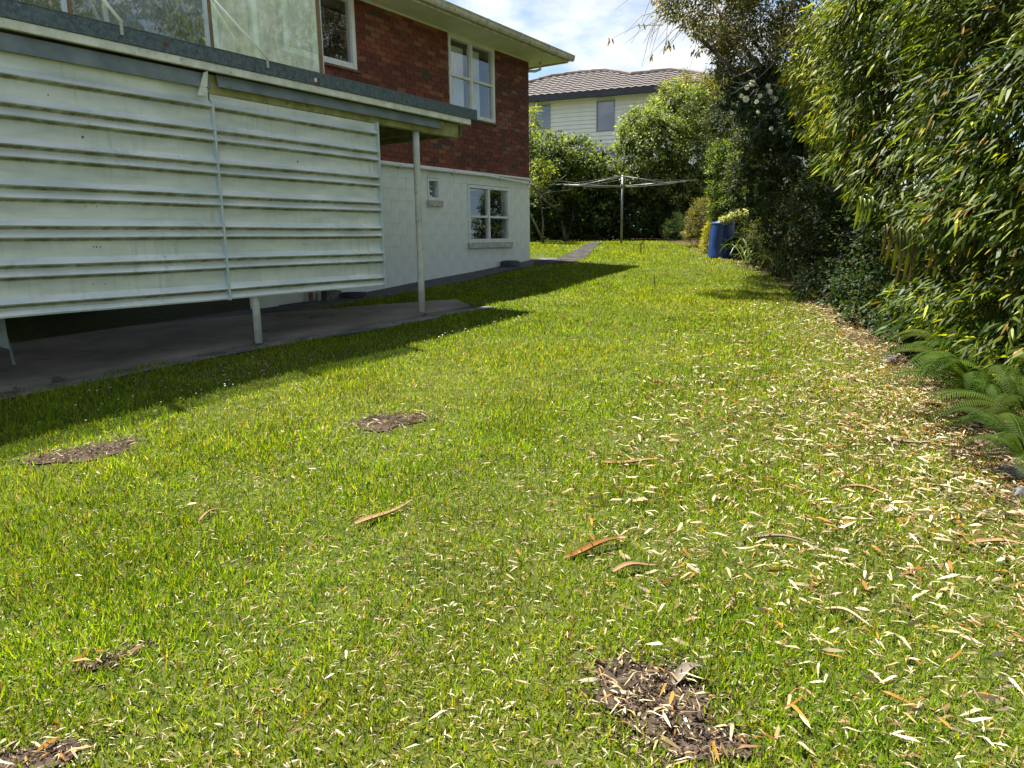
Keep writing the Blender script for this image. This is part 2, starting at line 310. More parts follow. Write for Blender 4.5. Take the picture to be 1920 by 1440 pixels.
# ------------------------------------------------------------------ ground, bed, path, slab
def sheet(name, poly, mat, dz, step=.25, jitter=0.0, thick=0.0):
    """a sheet draped on the terrain, cut to a ground polygon"""
    import bmesh
    P = [np.asarray(p, float)[:2] for p in poly]
    Q = []
    for i in range(len(P)):
        a, b = P[i], P[(i + 1) % len(P)]; n = max(1, int(np.linalg.norm(b - a) / step))
        for k in range(n):
            p = a + (b - a) * k / n
            if jitter: p = p + rng.normal(0, jitter, 2)
            Q.append(p)
    bm = bmesh.new(); c = np.mean(Q, 0)
    vs = [bm.verts.new((p[0], p[1], 0)) for p in Q]; f = bm.faces.new(vs)
    bmesh.ops.triangulate(bm, faces=[f])
    mn, mxx = np.min(Q, 0), np.max(Q, 0)
    for ax in (0, 1):
        g = mn[ax] + step
        while g < mxx[ax]:
            co = [0, 0, 0]; co[ax] = g; no = [0, 0, 0]; no[ax] = 1
            bmesh.ops.bisect_plane(bm, geom=bm.verts[:] + bm.edges[:] + bm.faces[:], plane_co=co, plane_no=no); g += step
    for v in bm.verts: v.co.z = float(gz(v.co.x, v.co.y)) + dz
    if thick:
        r = bmesh.ops.extrude_face_region(bm, geom=bm.faces[:])
        for v in [g for g in r['geom'] if isinstance(g, bmesh.types.BMVert)]: v.co.z -= thick
    bmesh.ops.recalc_face_normals(bm, faces=bm.faces)
    me = bpy.data.meshes.new(name)
    for v in bm.verts: v.co.x -= c[0]; v.co.y -= c[1]
    bm.to_mesh(me); bm.free(); me.materials.append(mat)
    o = bpy.data.objects.new(name, me); C.objects.link(o); o.location = (c[0], c[1], 0); tag(o, kind='structure')
    return o, np.array(Q)

gx = np.concatenate([[-400, -150, -60, -30], np.arange(-16, 16.01, .4), [30, 60, 150, 400]])
gy = np.concatenate([[-40, -15], np.arange(-6, 26.01, .4), [40, 80, 200, 600]])
X, Y = np.meshgrid(gx, gy); V = np.stack([X, Y, gz(X, Y)], -1).reshape(-1, 3)
i = np.arange(len(gy) - 1)[:, None] * len(gx) + np.arange(len(gx) - 1)[None]
o = mk('ground', V, np.stack([i, i + 1, i + 1 + len(gx), i + len(gx)], -1).reshape(-1, 4), M['ground'], origin=(0, 0, 0), smooth=True)
tag(o, kind='structure')

# the edge of the garden bed on the right, from far to near
BEDPX = [(1240, 452), (1290, 462), (1330, 483), (1400, 503), (1460, 525), (1520, 560), (1570, 615), (1650, 680), (1720, 760), (1790, 850), (1850, 915), (1925, 985)]
BED = [gnd(*p)[:2] for p in BEDPX] + [np.array([2.35, 1.6]), np.array([2.3, .2]), np.array([2.3, -3.])]
bed_poly = BED + [np.array([14., -3.]), np.array([14., 26.]), np.array([3.2, 26.])]
_, BEDQ = sheet('garden_bed', bed_poly, M['bed'], .006, .5)
SLAB = [D(-8.5, -.28, 0), D(-2.43, -.10, 0), D(-.65, .05, 0), D(-.02, .12, 0), D(.62, .22, 0), D(1.05, -.35, 0), D(.2, -1.0, 0), D(-.5, -1.35, 0), D(-2.5, -2.2, 0), D(-8.5, -2.3, 0)]
SLAB = [p[:2] for p in SLAB]
sheet('carport_slab', SLAB, M['concrete'], .045, .3, thick=.07)
KERB = [p[:2] for p in (D(-8.5, -.27, 0), D(-2.43, -.095, 0), D(-.65, .055, 0), D(0, .125, 0), D(.9, .28, 0), D(.9, .45, 0), D(0, .36, 0), D(-.65, .28, 0), D(-2.43, .14, 0), D(-8.5, -.04, 0))]
sheet('concrete_edging', KERB, M['kerb'], .012, .12, jitter=.008)
HPATH = [p[:2] for p in (H(-12, .001, 0), H(.5, .001, 0), H(.9, .55, 0), H(.2, .62, 0), H(-1.8, .5, 0), H(-4.5, .72, 0), H(-12, .9, 0))]
sheet('house_path', HPATH, M['asphalt'], .010, .3)
FPATH = [gnd(*p)[:2] for p in [(1000, 490), (1040, 487), (1066, 476), (1098, 459), (1108, 455), (1130, 455), (1113, 468), (1097, 485), (1075, 493), (1040, 497), (1000, 499)]]
M['path'] = mat_noise('worn_path', (.028, .026, .024), (.06, .056, .05), 5, .95, .6, c3=(.1, .095, .08), s3=60, t3=.6, bscale=90, spec=.05)
sheet('garden_path', FPATH, M['path'], .014, .3)
PATCH = []
def blob(px, py, rx, ry, seed, ang=0):
    r = np.random.default_rng(seed); c = gnd(px, py)[:2]; ph = r.uniform(0, 6.28, 6); out = []
    for k in range(26):
        a = k / 26 * 2 * math.pi; w = 1 + .18 * math.sin(2 * a + ph[0]) + .14 * math.sin(3 * a + ph[1]) + .10 * math.sin(5 * a + ph[2]) + .07 * math.sin(8 * a + ph[3])
        x, y = rx * w * math.cos(a), ry * w * math.sin(a)
        out.append(c + np.array([x * math.cos(ang) - y * math.sin(ang), x * math.sin(ang) + y * math.cos(ang)]))
    return out
for (px, py, rx, ry, sd, an) in [(732, 792, .25, .21, 3, .3), (160, 852, .37, .16, 5, .55), (1215, 1310, .165, .20, 8, -.35), (1320, 1400, .14, .07, 9, -.3), (205, 1248, .085, .04, 12, .6), (60, 1432, .16, .05, 15, .2)]:
    b = blob(px, py, rx, ry, sd, an); PATCH.append(np.array(b)); sheet('bare_soil', [np.mean(b, 0) + (q - np.mean(b, 0)) * .78 for q in b], M['soil'], .008, .08)

# ------------------------------------------------------------------ polygons tests
def inside(P, poly):
    poly = np.asarray(poly); x, y = P[:, 0], P[:, 1]; c = np.zeros(len(P), bool); j = len(poly) - 1
    for i in range(len(poly)):
        xi, yi = poly[i]; xj, yj = poly[j]
        c ^= ((yi > y) != (yj > y)) & (x < (xj - xi) * (y - yi) / (yj - yi + 1e-12) + xi); j = i
    return c
def vnoise(P, sc, seed=0):
    r = np.random.default_rng(seed); g = r.random((256, 256)); q = P * sc + 1000; i = np.floor(q).astype(int); f = q - i; f = f * f * (3 - 2 * f)
    a = g[i[:, 0] % 256, i[:, 1] % 256]; b = g[(i[:, 0] + 1) % 256, i[:, 1] % 256]; c = g[i[:, 0] % 256, (i[:, 1] + 1) % 256]; d = g[(i[:, 0] + 1) % 256, (i[:, 1] + 1) % 256]
    return (a * (1 - f[:, 0]) + b * f[:, 0]) * (1 - f[:, 1]) + (c * (1 - f[:, 0]) + d * f[:, 0]) * f[:, 1]
BEDL = np.array(BED)
def bed_x(y):   # x of the bed edge at distance y
    o = np.argsort(BEDL[:, 1]); return np.interp(y, BEDL[o, 1], BEDL[o, 0])

# ------------------------------------------------------------------ generic leaf scatter
def frames(d, up):
    d = d / (np.linalg.norm(d, axis=1, keepdims=True) + 1e-9)
    x = np.cross(d, up); x /= np.linalg.norm(x, axis=1, keepdims=True) + 1e-9
    return x, d, np.cross(x, d)
def T_lance(w=.12, curve=.12, fold=.25):   # narrow leaf along +Y, 6 verts
    v = np.array([[0, 0, 0], [-w / 2, .3, .3 * fold * w], [w / 2, .3, .3 * fold * w], [-w / 2.6, .68, -curve * .5], [w / 2.6, .68, -curve * .5], [0, 1, -curve]], float)
    return v, [np.array([[0, 2, 1], [3, 4, 5]]), np.array([[1, 2, 4, 3]])]
def T_oval(w=.5, curve=.15):
    v = np.array([[0, 0, 0], [-w / 2, .45, .06], [w / 2, .45, .06], [0, 1, -curve], [0, .5, -.03]], float)
    return v, [np.array([[0, 4, 1], [0, 2, 4], [1, 4, 3], [4, 2, 3]])]
def T_quad(w=.5):
    v = np.array([[0, 0, 0], [w / 2, .5, .04], [0, 1, -.1], [-w / 2, .5, .04]], float)
    return v, [np.array([[0, 1, 2, 3]])]
def T_blade(w=.07, bend=.35):
    v = np.array([[-w / 2, 0, 0], [w / 2, 0, 0], [w / 2.3, .55, bend * .25], [-w / 2.3, .55, bend * .25], [0, 1, bend]], float)
    return v, [np.array([[3, 2, 4]]), np.array([[0, 1, 2, 3]])]
def leaf_arrays(T, pos, d, up, size, wid=None):
    tv, tf = T; n = len(pos); k = len(tv); x, y, z = frames(d, up); size = np.asarray(size)[:, None, None]
    w = np.ones(n)[:, None, None] if wid is None else np.asarray(wid)[:, None, None]
    V = pos[:, None, :] + size * (tv[None, :, 0:1] * w * x[:, None, :] + tv[None, :, 1:2] * y[:, None, :] + tv[None, :, 2:3] * z[:, None, :])
    Fs = [(f[None] + (np.arange(n) * k)[:, None, None]).reshape(-1, f.shape[1]) for f in tf]
    return V.reshape(-1, 3), Fs, k
def leaves(name, T, pos, d, up, size, col, mat, parent=None, wid=None, smooth=False):
    V, Fs, k = leaf_arrays(T, pos, d, up, size, wid)
    return mk(name, V, Fs, mat, parent, col=np.repeat(col, k, axis=0), smooth=smooth)
def pick_cols(r, pal, wts, n, var=.18):
    pal = np.array(pal); i = r.choice(len(pal), n, p=np.array(wts) / sum(wts)); c = pal[i] * (1 + r.normal(0, var, (n, 1))).clip(.4, 1.7); return c.clip(.004, .9)

# ------------------------------------------------------------------ lawn
def lawn_mask(P):
    s = (P - PD[:2]) @ D1[:2]; q = (P - PD[:2]) @ NN[:2]; qh = (P - PH[:2]) @ NN[:2]; sh = (P - PH[:2]) @ D1[:2]
    ok = P[:, 0] < bed_x(P[:, 1]) + .22 + .25 * (vnoise(P, 2.2, 5) - .5)
    ok &= ~inside(P, SLAB)
    edge = .16 * (vnoise(P, 3.0, 9) - .45) + np.where(vnoise(P, .9, 11) > .55, .13, 0.0)
    kq = np.interp(s, [-8.5, -2.43, -.65, 0, .9], [-.04, .14, .28, .36, .45])
    ok &= ~((s < 1.0) & (q < kq - edge) & (s < .95) & (q > -2.4) & ((s < -.5) | (q > -.3)))
    ok &= ~((qh < .58 + .05 * (vnoise(P, 4, 3) - .5)) & (sh < .75) & (qh > -9))
    ok &= ~inside(P, FPATH)
    ok &= (P[:, 1] < 19.6)
    return ok
def patch_w(P):
    w = np.ones(len(P))
    for b in PATCH:
        c = b.mean(0); rmax = np.linalg.norm(b - c, axis=1).max(); near = np.linalg.norm(P - c, axis=1) < rmax * 1.7
        nz = vnoise(P, 14, 77) * .5 + vnoise(P, 30, 78) * .3; rel = np.where(inside(P, c + (b - c) * 1.45), 1.0, 9.0); rel = np.where(inside(P, c + (b - c) * 1.15), .7, rel); rel = np.where(inside(P, c + (b - c) * .85), .4, rel); rel = np.where(inside(P, c + (b - c) * .55), .1, rel)
        w = np.where(near & (rel < 2), np.minimum(w, np.clip((rel + nz * 1.5 - .95) * 1.8, .03, 1)), w)
    return w
PP = []; SC = []
for y0 in np.arange(.5, 19.8, .3):
    ym = y0 + .15; w0, w1 = max(-5.6, -.85 * ym - 1.2), min(5.6, .8 * ym + 1.6)
    den = 14500 * (2 / max(ym, 1.9)) ** 1.18 * (1 if ym > 1 else .35)
    n = int((w1 - w0) * .3 * den); P = np.stack([rng.uniform(w0, w1, n), rng.uniform(y0, y0 + .3, n)], 1)
    P = P[lawn_mask(P)]
    cl = vnoise(P, 9, 21) * .5 + vnoise(P, 2.5, 22) * .4 + .15
    litter = np.clip((P[:, 0] - bed_x(P[:, 1]) + 1.0) / 1.2, 0, 1)
    keep = rng.random(len(P)) < (patch_w(P) * (.55 + .6 * cl) * (1 - .5 * litter))
    PP.append(P[keep]); SC.append(np.maximum(1, (P[keep][:, 1] / 2.6)) ** .62)
for (x0, x1, y0, y1, den, sc) in [(-3, 2.4, -2, .5, 300, 1.6), (-9, -4.4, 1, 4, 300, 1.6)]:
    n = int((x1 - x0) * (y1 - y0) * den); P = np.stack([rng.uniform(x0, x1, n), rng.uniform(y0, y1, n)], 1); P = P[lawn_mask(P)]; PP.append(P); SC.append(np.full(len(P), sc))
P = np.concatenate(PP); sc = np.concatenate(SC); n = len(P)
# blades gather in small tufts
cell = .035
P = P + (np.floor(P / cell) * cell + cell / 2 - P) * .35 * rng.random((n, 1))
pos = np.stack([P[:, 0], P[:, 1], gz(P[:, 0], P[:, 1]) - .002], 1)
lean = rng.uniform(.25, 1.1, n) ** 1.0 * rng.choice([1, 1, 1.6, 3.0], n); az = rng.uniform(0, 2 * math.pi, n)
d = np.stack([np.cos(az) * lean, np.sin(az) * lean, np.ones(n)], 1)
upv = np.stack([-np.cos(az), -np.sin(az), np.full(n, .3)], 1) + rng.normal(0, .35, (n, 3))
clump = vnoise(P, 1.6, 31)
size = rng.uniform(.016, .036, n) * (.75 + .6 * clump) * 1.42
pw = np.clip(sc, 1, 3.2)
base = pick_cols(rng, [(.105, .19, .009), (.16, .245, .011), (.052, .112, .010), (.235, .295, .02), (.30, .25, .10), (.22, .12, .04)], [30, 34, 16, 15, 4, 2], n, .16)
dryish = vnoise(P, .8, 41)[:, None]; nearbed = np.clip((P[:, 0] - bed_x(P[:, 1]) + 1.6) / 1.6, 0, 1)[:, None]
base = base * (1 + .16 * (dryish - .5)) + np.array([.02, .006, .001]) * np.clip((dryish - .5) * 4, 0, 1) + np.array([.02, .010, .003]) * nearbed
g = leaves('lawn_grass', T_blade(.085, .22), pos, d, upv, size, base, M['grass'], wid=pw)
tag(g, 'short bright green mown grass of the lawn', 'grass', kind='stuff')
# flat thatch: tiny straw pieces between the blades
n = 34000; y = 1 + 9 * rng.random(n) ** 1.6; P = np.stack([rng.uniform(-4, 4.4, n) * np.clip(y / 6, .45, 1), y], 1)
P = P[lawn_mask(P)]; n = len(P); pos = np.stack([P[:, 0], P[:, 1], gz(P[:, 0], P[:, 1]) + rng.uniform(.004, .02, n)], 1)
az = rng.uniform(0, 6.28, n); d = np.stack([np.cos(az), np.sin(az), rng.normal(0, .12, n)], 1); up = np.tile([0, 0, 1.], (n, 1)) + rng.normal(0, .3, (n, 3))
g = leaves('thatch', T_quad(.12), pos, d, up, rng.uniform(.012, .04, n), pick_cols(rng, [(.30, .25, .15), (.22, .15, .08), (.4, .35, .24)], [4, 3, 2], n), M['dry'])
tag(g, 'dry straw-coloured thatch lying between the grass blades', 'thatch', kind='stuff')
# ------------------------------------------------------------------ fallen bamboo leaves
def litter_points(n, y0, y1, pw=1.0):
    y = y0 + (y1 - y0) * rng.random(n) ** pw
    e = rng.exponential(1.0, n); x = bed_x(y) + .6 - e * np.interp(y, [1, 2.5, 6, 12], [1.05, .92, .85, .75])
    return np.stack([x, y], 1)
def dry_cols(n): return pick_cols(rng, [(.37, .30, .18), (.47, .40, .27), (.28, .19, .09), (.22, .10, .025), (.13, .08, .04), (.27, .14, .03)], [36, 24, 18, 12, 9, 8], n, .18)
P = np.concatenate([litter_points(20000, 1.3, 5.2, .85), litter_points(9000, 5, 9.5, 1.2), litter_points(1300, 9.5, 15)])
extra = np.stack([rng.uniform(-2.6, 2.4, 330), rng.uniform(1.2, 6.5, 330)], 1)
inp = [b.mean(0) + (b - b.mean(0)) * 1.0 for b in PATCH]
pe = []
for b, k in zip(inp, [30, 26, 60, 30, 12, 16]):
    c = b.mean(0); pe.append(c + (b[rng.integers(0, len(b), k)] - c) * rng.random((k, 1)) ** .5)
P = np.concatenate([P, extra] + pe); P = P[(P[:, 0] > -3.5) & (P[:, 0] < bed_x(P[:, 1]) + 1.6)]
sl = inside(P, SLAB); P = P[~sl]
onlawn = lawn_mask(P)
n = len(P); az = rng.uniform(0, 6.28, n); pos = np.stack([P[:, 0], P[:, 1], gz(P[:, 0], P[:, 1]) + np.where(onlawn, rng.uniform(.014, .042, n), rng.uniform(.010, .03, n))], 1)
d = np.stack([np.cos(az), np.sin(az), rng.normal(0, .2, n)], 1); up = np.tile([0, 0, 1.], (n, 1)) + rng.normal(0, .7, (n, 3))
size = (.018 + .054 * rng.random(n) ** 1.4) * np.where(rng.random(n) < .06, 1.4, 1); wid = rng.uniform(.45, 1.3, n); col = dry_cols(n)
size *= np.where((P[:, 0] < bed_x(P[:, 1]) - 1.9) & (patch_w(P) > .9), .62, 1.0)
# the 300 that show largest stand alone
px = np.array([proj(p) for p in pos]); show = (px[:, 0] > 10) & (px[:, 0] < 1910) & (px[:, 1] > 0) & (px[:, 1] < 1430)
area = np.where(show & (pos[:, 0] < bed_x(pos[:, 1]) + .1), size * size * wid / px[:, 2] ** 2, 0); big = np.argsort(-area)[:270]
rest = np.ones(n, bool); rest[big] = False
T = T_lance(.155, .2, 1.0)
g = leaves('leaf_litter', T, pos[rest], d[rest], up[rest], size[rest], col[rest], M['dry'], wid=wid[rest])
tag(g, 'pale and rusty dry bamboo leaves littering lawn and bed', 'leaf litter', kind='stuff')
DRYM = {}
def one_leaf(i):
    c = col[i]; kind = 'pale' if c[2] > .19 else ('tan' if c[1] > .55 * c[0] else 'rust')
    v = T[0] * np.array([size[i] * wid[i], size[i], size[i]]); x, yv, z = frames(d[i:i + 1], up[i:i + 1])
    Vw = pos[i] + v[:, 0:1] * x + v[:, 1:2] * yv + v[:, 2:3] * z
    Vw = np.concatenate([Vw, Vw - np.array([0, 0, .0006])]); f0, f1 = T[1]
    o = mk('fallen_leaf', Vw, [np.concatenate([f0, f0[:, ::-1] + 6]), np.concatenate([f1, f1[:, ::-1] + 6])], M['dry'], col=np.repeat(c[None], 12, 0), origin=pos[i])
    lab = {'pale': 'pale straw-coloured dry bamboo leaf lying flat in the grass', 'tan': 'tan dry bamboo leaf lying in the grass', 'rust': 'rusty brown dry bamboo leaf lying in the grass'}[kind]
    q = pos[i][None, :2]; x_, y_ = px[i][0], px[i][1]
    if any(inside(q, b)[0] for b in PATCH): w_ = 'on bare dark soil in the nearest patch' if x_ > 900 else 'on bare soil at the left of the lawn'
    elif x_ > 1550: w_ = 'in the dense litter at the right of the lawn'
    elif x_ > 1100: w_ = 'in the grass right of the middle' + (', at the very front' if y_ > 1200 else '')
    elif x_ > 600: w_ = 'in the open grass of the middle' + (', at the very front' if y_ > 1200 else '')
    else: w_ = 'in the open grass at the left' + (', at the very front' if y_ > 1200 else '')
    lab = {'pale': 'pale straw-coloured', 'tan': 'tan', 'rust': 'rusty brown'}[kind] + ' dry leaf ' + w_
    tag(o, lab, 'leaf', {'pale': 'pale', 'tan': 'tan', 'rust': 'rusty brown'}[kind] + ' fallen leaves ' + w_)
for i in big: one_leaf(i)
# mulch chips in the bare patches and bed
cps = []
for b, k in zip(PATCH, [800, 800, 1300, 500, 240, 300]):
    c = b.mean(0); cps.append(c + (b[rng.integers(0, len(b), k)] - c) * rng.random((k, 1)) ** .62 * 1.25)
m_ = 9000; yb = rng.uniform(2, 12, m_); cps.append(np.stack([bed_x(yb) + rng.exponential(.7, m_) - .15, yb], 1))
P = np.concatenate(cps); n = len(P); pos = np.stack([P[:, 0], P[:, 1], gz(P[:, 0], P[:, 1]) + rng.uniform(.009, .02, n)], 1)
az = rng.uniform(0, 6.28, n); d = np.stack([np.cos(az), np.sin(az), rng.normal(0, .3, n)], 1); up = rng.normal(0, .6, (n, 3)) + np.array([0, 0, 1.])
g = leaves('bark_mulch', T_quad(.45), pos, d, up, rng.uniform(.005, .019, n), pick_cols(rng, [(.05, .032, .022), (.095, .064, .045), (.24, .19, .13), (.026, .018, .013)], [4, 3, 1.4, 3], n), M['dry'])
tag(g, 'dark brown bark mulch in the bare patches and along the bed', 'mulch', kind='stuff')
# white daisies and clover heads in the shaded grass by the house
n = 260; s_ = rng.uniform(-5, 4, n); q_ = rng.uniform(.5, 1.3, n); P = np.array([(D(a, b, 0))[:2] for a, b in zip(s_, q_)])
P = np.concatenate([P, np.array([H(a, b, 0)[:2] for a, b in zip(rng.uniform(-4, 1, 200), rng.uniform(.75, 2.3, 200))])]); P = P[lawn_mask(P)]; n = len(P)
pos = np.stack([P[:, 0], P[:, 1], gz(P[:, 0], P[:, 1]) + .045], 1)
d = rng.normal(0, 1, (n, 3)) * [1, 1, .1]; g = leaves('lawn_daisies', T_quad(1.0), pos, d, np.tile([0, 0, 1.], (n, 1)), np.full(n, .014), np.tile([.75, .74, .66], (n, 1)), M['dry'])
tag(g, 'tiny white daisies dotting the shaded grass by the house', 'daisies', kind='stuff')

# big bark sheaths lying about
def sheath(px0, py0, px1, py1, w, colour, label, lift=.02):
    a = gnd(px0, py0); b = gnd(px1, py1); a[2] += lift; b[2] += lift + .012; ln = np.linalg.norm(b - a); t = (b - a) / ln
    sd = np.cross(t, ZZ); sd /= np.linalg.norm(sd); up = np.cross(sd, t); V = []; n = 9; k = 5
    for i in range(n):
        u = i / (n - 1); ww = w * (math.sin(math.pi * min(1, .12 + u * .95)) ** .7) * (1 - .5 * u)
        for j in range(k):
            v = (j / (k - 1) - .5) * 2
            V.append(a + t * ln * u + sd * ww * v * .5 + up * (.35 * ww * (v * v) + .012 * math.sin(u * 5 + px0) + .0015 * math.sin(j * 9 + i)))
    V = np.array(V); top = [(i * k + j, i * k + j + 1, (i + 1) * k + j + 1, (i + 1) * k + j) for i in range(n - 1) for j in range(k - 1)]
    V2 = np.concatenate([V, V - up * .0018]); Fq = np.array(top + [tuple(reversed([q + n * k for q in f])) for f in top])
    cl = np.tile(colour, (len(V2), 1)) * (1 + .22 * np.sin(np.arange(len(V2)) % k * 2.6))[:, None]
    o = mk('bark_sheath', V2, Fq, M['dry'], col=cl, smooth=True)
    tag(o, label, 'bark sheath', 'fallen bamboo sheaths')
TAN = (.28, .18, .09); PALE = (.36, .29, .18); RUST = (.21, .10, .03); GREY = (.19, .16, .12)
for a in [(668, 996, 786, 944, .040, TAN, 'long tan sheath lying alone left of the middle of the lawn'),
          (1128, 874, 1246, 876, .045, TAN, 'striped tan sheath lying level just right of the middle of the lawn'),
          (1060, 1050, 1182, 1022, .040, RUST, 'dark rusty sheath with a split pale tail below the striped level one'),
          (1150, 1083, 1240, 1066, .030, TAN, 'short narrow tan sheath just below the dark rusty one'),
          (1400, 1012, 1540, 1035, .026, GREY, 'thin brown sheath pointing right amid dense litter'),
          (1795, 1022, 1930, 1040, .040, TAN, 'large tan sheath cut off by the right edge of the picture'),
          (1655, 832, 1760, 842, .055, GREY, 'grey weathered sheath at the grass edge by the ferns'),
          (1780, 862, 1890, 858, .060, GREY, 'wide grey sheath lying under the nearest fern'),
          (1700, 905, 1800, 935, .03, PALE, 'thin pale sheath slanting down toward the garden bed'),
          (1680, 712, 1760, 718, .06, PALE, 'pale folded sheath in the bed beside the middle fern'),
          (1715, 765, 1790, 775, .06, RUST, 'rusty brown sheath half under the fern tips'),
          (1570, 918, 1680, 942, .030, TAN, 'slim tan sheath in the litter left of the stone'),
          (1545, 1148, 1640, 1190, .02, PALE, 'slender pale sheath in the thickest litter low on the right'),
          (370, 985, 425, 962, .02, TAN, 'small faded sheath half sunk in the grass at left'),
          (1262, 1290, 1322, 1262, .04, GREY, 'rolled grey sheath on the upper edge of the nearest bare patch')]:
    sheath(*a)
def stone(px, py, r, label, sd):
    import bmesh
    bm = bmesh.new(); bmesh.ops.create_icosphere(bm, subdivisions=2, radius=r); q = random.Random(sd)
    for v in bm.verts:
        k = 1 + .28 * math.sin(v.co.x / r * 2.3 + sd) * math.cos(v.co.y / r * 2.1 + sd * 2) + q.uniform(-.07, .07); v.co = v.co * k; v.co.z *= .7
    me = bpy.data.meshes.new('stone'); bm.to_mesh(me); bm.free(); me.materials.append(M['stone'])
    p = gnd(px, py); o = link_mesh('stone', me, p + np.array([0, 0, r * .35]), None); tag(o, label, 'stone', 'grey stones in the garden bed')
stone(1898, 895, .055, 'angular grey stone at the right edge below the ferns', 1)
stone(1668, 678, .05, 'pale rounded stone at the tip of the bed edge by the fern', 2)
stone(1712, 690, .05, 'flat grey stone right of the pale rounded one', 3)
stone(1915, 935, .045, 'small grey stone cut by the right edge of the picture', 4)
m = MB(); a, b = gnd(1662, 628), gnd(1692, 640); m.tube([a + ZZ * .10, b + ZZ * .06], [.006, .009], 6); o = m.build('red_stick', M['red'], smooth=True); tag(o, 'reddish dry stick poking from the dark bed by the ferns', 'stick')
m = MB(); a = gnd(1228, 537); m.tube([a, a + np.array([-.015, 0, .12]), a + np.array([-.03, 0, .24])], [.012, .009, .005], 6); o = m.build('upright_stick', M['bark'], smooth=True); tag(o, 'short dark stick standing upright in the middle of the lawn', 'stick')
m = MB(); a = gnd(1173, 520); m.tube([a, a + np.array([0, 0, .05])], [.02, .014], 7); o = m.build('tree_stump', M['bark'], smooth=True); tag(o, 'tiny black stub in the grass left of the upright stick', 'stub')

# ------------------------------------------------------------------ the brick house
house = empty('brick_house', H(0, 0, 1.1), 'two-storey red brick house with white painted block basement', 'house')
CAP, SOF = 2.80, 5.10
WIN = [(-6.1, -4.79, 4.08, SOF), (-2.59, -1.22, 3.76, SOF), (-12.0, -7.08, 3.2, 5.0)]
def hit_open(s0, s1, z0, z1, W):
    return any(s1 > a + .01 and s0 < b - .01 and z1 > c + .01 and z0 < d_ - .01 for a, b, c, d_ in W)
def wall_with_holes(name, s0, s1, z0, z1, q0, q1, holes, mat):
    m = MB(); ss = sorted({s0, s1} | {v for h in holes for v in h[:2] if s0 < v < s1}); zs = sorted({z0, z1} | {v for h in holes for v in h[2:] if z0 < v < z1})
    for a, b in zip(ss, ss[1:]):
        for c, d_ in zip(zs, zs[1:]):
            if not any(a >= h[0] - 1e-6 and b <= h[1] + 1e-6 and c >= h[2] - 1e-6 and d_ <= h[3] + 1e-6 for h in holes): m.hexa(H, a, b, q0, q1, c, d_)
    return m.build(name, mat, house)
upper = wall_with_holes('upper_wall', -12, -.012, CAP, SOF, -.22, -.008, WIN, M['mortar'])
CH, BL = .0775, .218
bricks = []
r0 = random.Random(3)
nc = int(round((SOF - CAP - .04) / CH))
for c in range(nc):
    z0 = CAP + .04 + c * CH; off = (c % 2) * BL / 2; k = 0
    while True:
        s1 = -k * BL - off; s0 = s1 - BL
        if k == 0 and off: bricks.append((-off, 0, z0))
        if s0 < -7.1: break
        if not hit_open(s0, s1, z0, z0 + CH, WIN): bricks.append((s0, s1, z0))
        else:   # cut bricks at the openings
            for a, b, c_, d_ in WIN:
                if z0 + CH > c_ + .01 and z0 < d_ - .01:
                    if s0 < a < s1 and a - s0 > .03: bricks.append((s0, a, z0))
                    if s0 < b < s1 and s1 - b > .03: bricks.append((b, s1, z0))
        k += 1
def brick_mat(s, z):
    k = math.sin(s * 2.1 + 1.0) * math.sin(z * 3.3 + s) ; w = [30, 18, 22, 8, 12, 1.5, 5]
    if k > .55: w[5] += 9; w[6] += 8
    if s > -4.6 and s < -3.3 and 4.3 < z < 4.9: w[6] += 9; w[5] += 3; w[3] += 8
    if s > -2.5: w[3] = 3; w[4] += 14; w[1] = 8
    return r0.choices(range(7), w)[0]
def brick_px(b):
    return proj(H((b[0] + b[1]) / 2, 0, b[2] + CH / 2))
def brick_show(b):
    x, y, z = brick_px(b)
    if not (600 < x < 995 and y > 4): return 0
    top = 152 + (x - 660) * .262; bot = 232 + max(0, x - 700) * .17
    if top - 6 < y < bot + 4 and x < 895: return 0
    if x < 700 and y > top: return 0
    return 1 / z ** 2 * (b[1] - b[0])
order = sorted(bricks, key=lambda b: -brick_show(b)); solo = order[:296]; rest_b = order[296:]
# shared brick meshes: one per colour, full and short lengths scaled by the object
shared = []
g_ = .009
for mi, mm in enumerate(M['brick']):
    me = bpy.data.meshes.new('brick'); v = [(x, y, z) for z in (0, CH - g_) for y in (-.05, 0) for x in (g_ / 2, BL - g_ / 2)]
    me.from_pydata(v, [], [(0, 2, 3, 1), (4, 5, 7, 6), (0, 1, 5, 4), (2, 6, 7, 3), (0, 4, 6, 2), (1, 3, 7, 5)]); me.materials.append(mm); me.update(); shared.append(me)
ang = math.atan2(D1[1], D1[0])
for b in solo:
    o = bpy.data.objects.new('brick', shared[brick_mat(b[0], b[2])]); C.objects.link(o); o.parent = upper
    w = (b[1] - b[0]) / BL; p = H(b[0], r0.uniform(-.002, .003), b[2])
    o.location = tuple(p - ORG[upper.name]); o.rotation_euler = (0, 0, ang + math.pi)
    # local +y must point out of the wall: mirror by walking from the other end
    o.location = tuple(H(b[1], r0.uniform(-.002, .003), b[2]) - ORG[upper.name]); o.scale = (w, 1, 1)
m = MB()
for b in rest_b:
    q = r0.uniform(-.002, .003); m.hexa(H, b[0] + g_ / 2, b[1] - g_ / 2, q - .05, q, b[2], b[2] + CH - g_, brick_mat(b[0], b[2]))
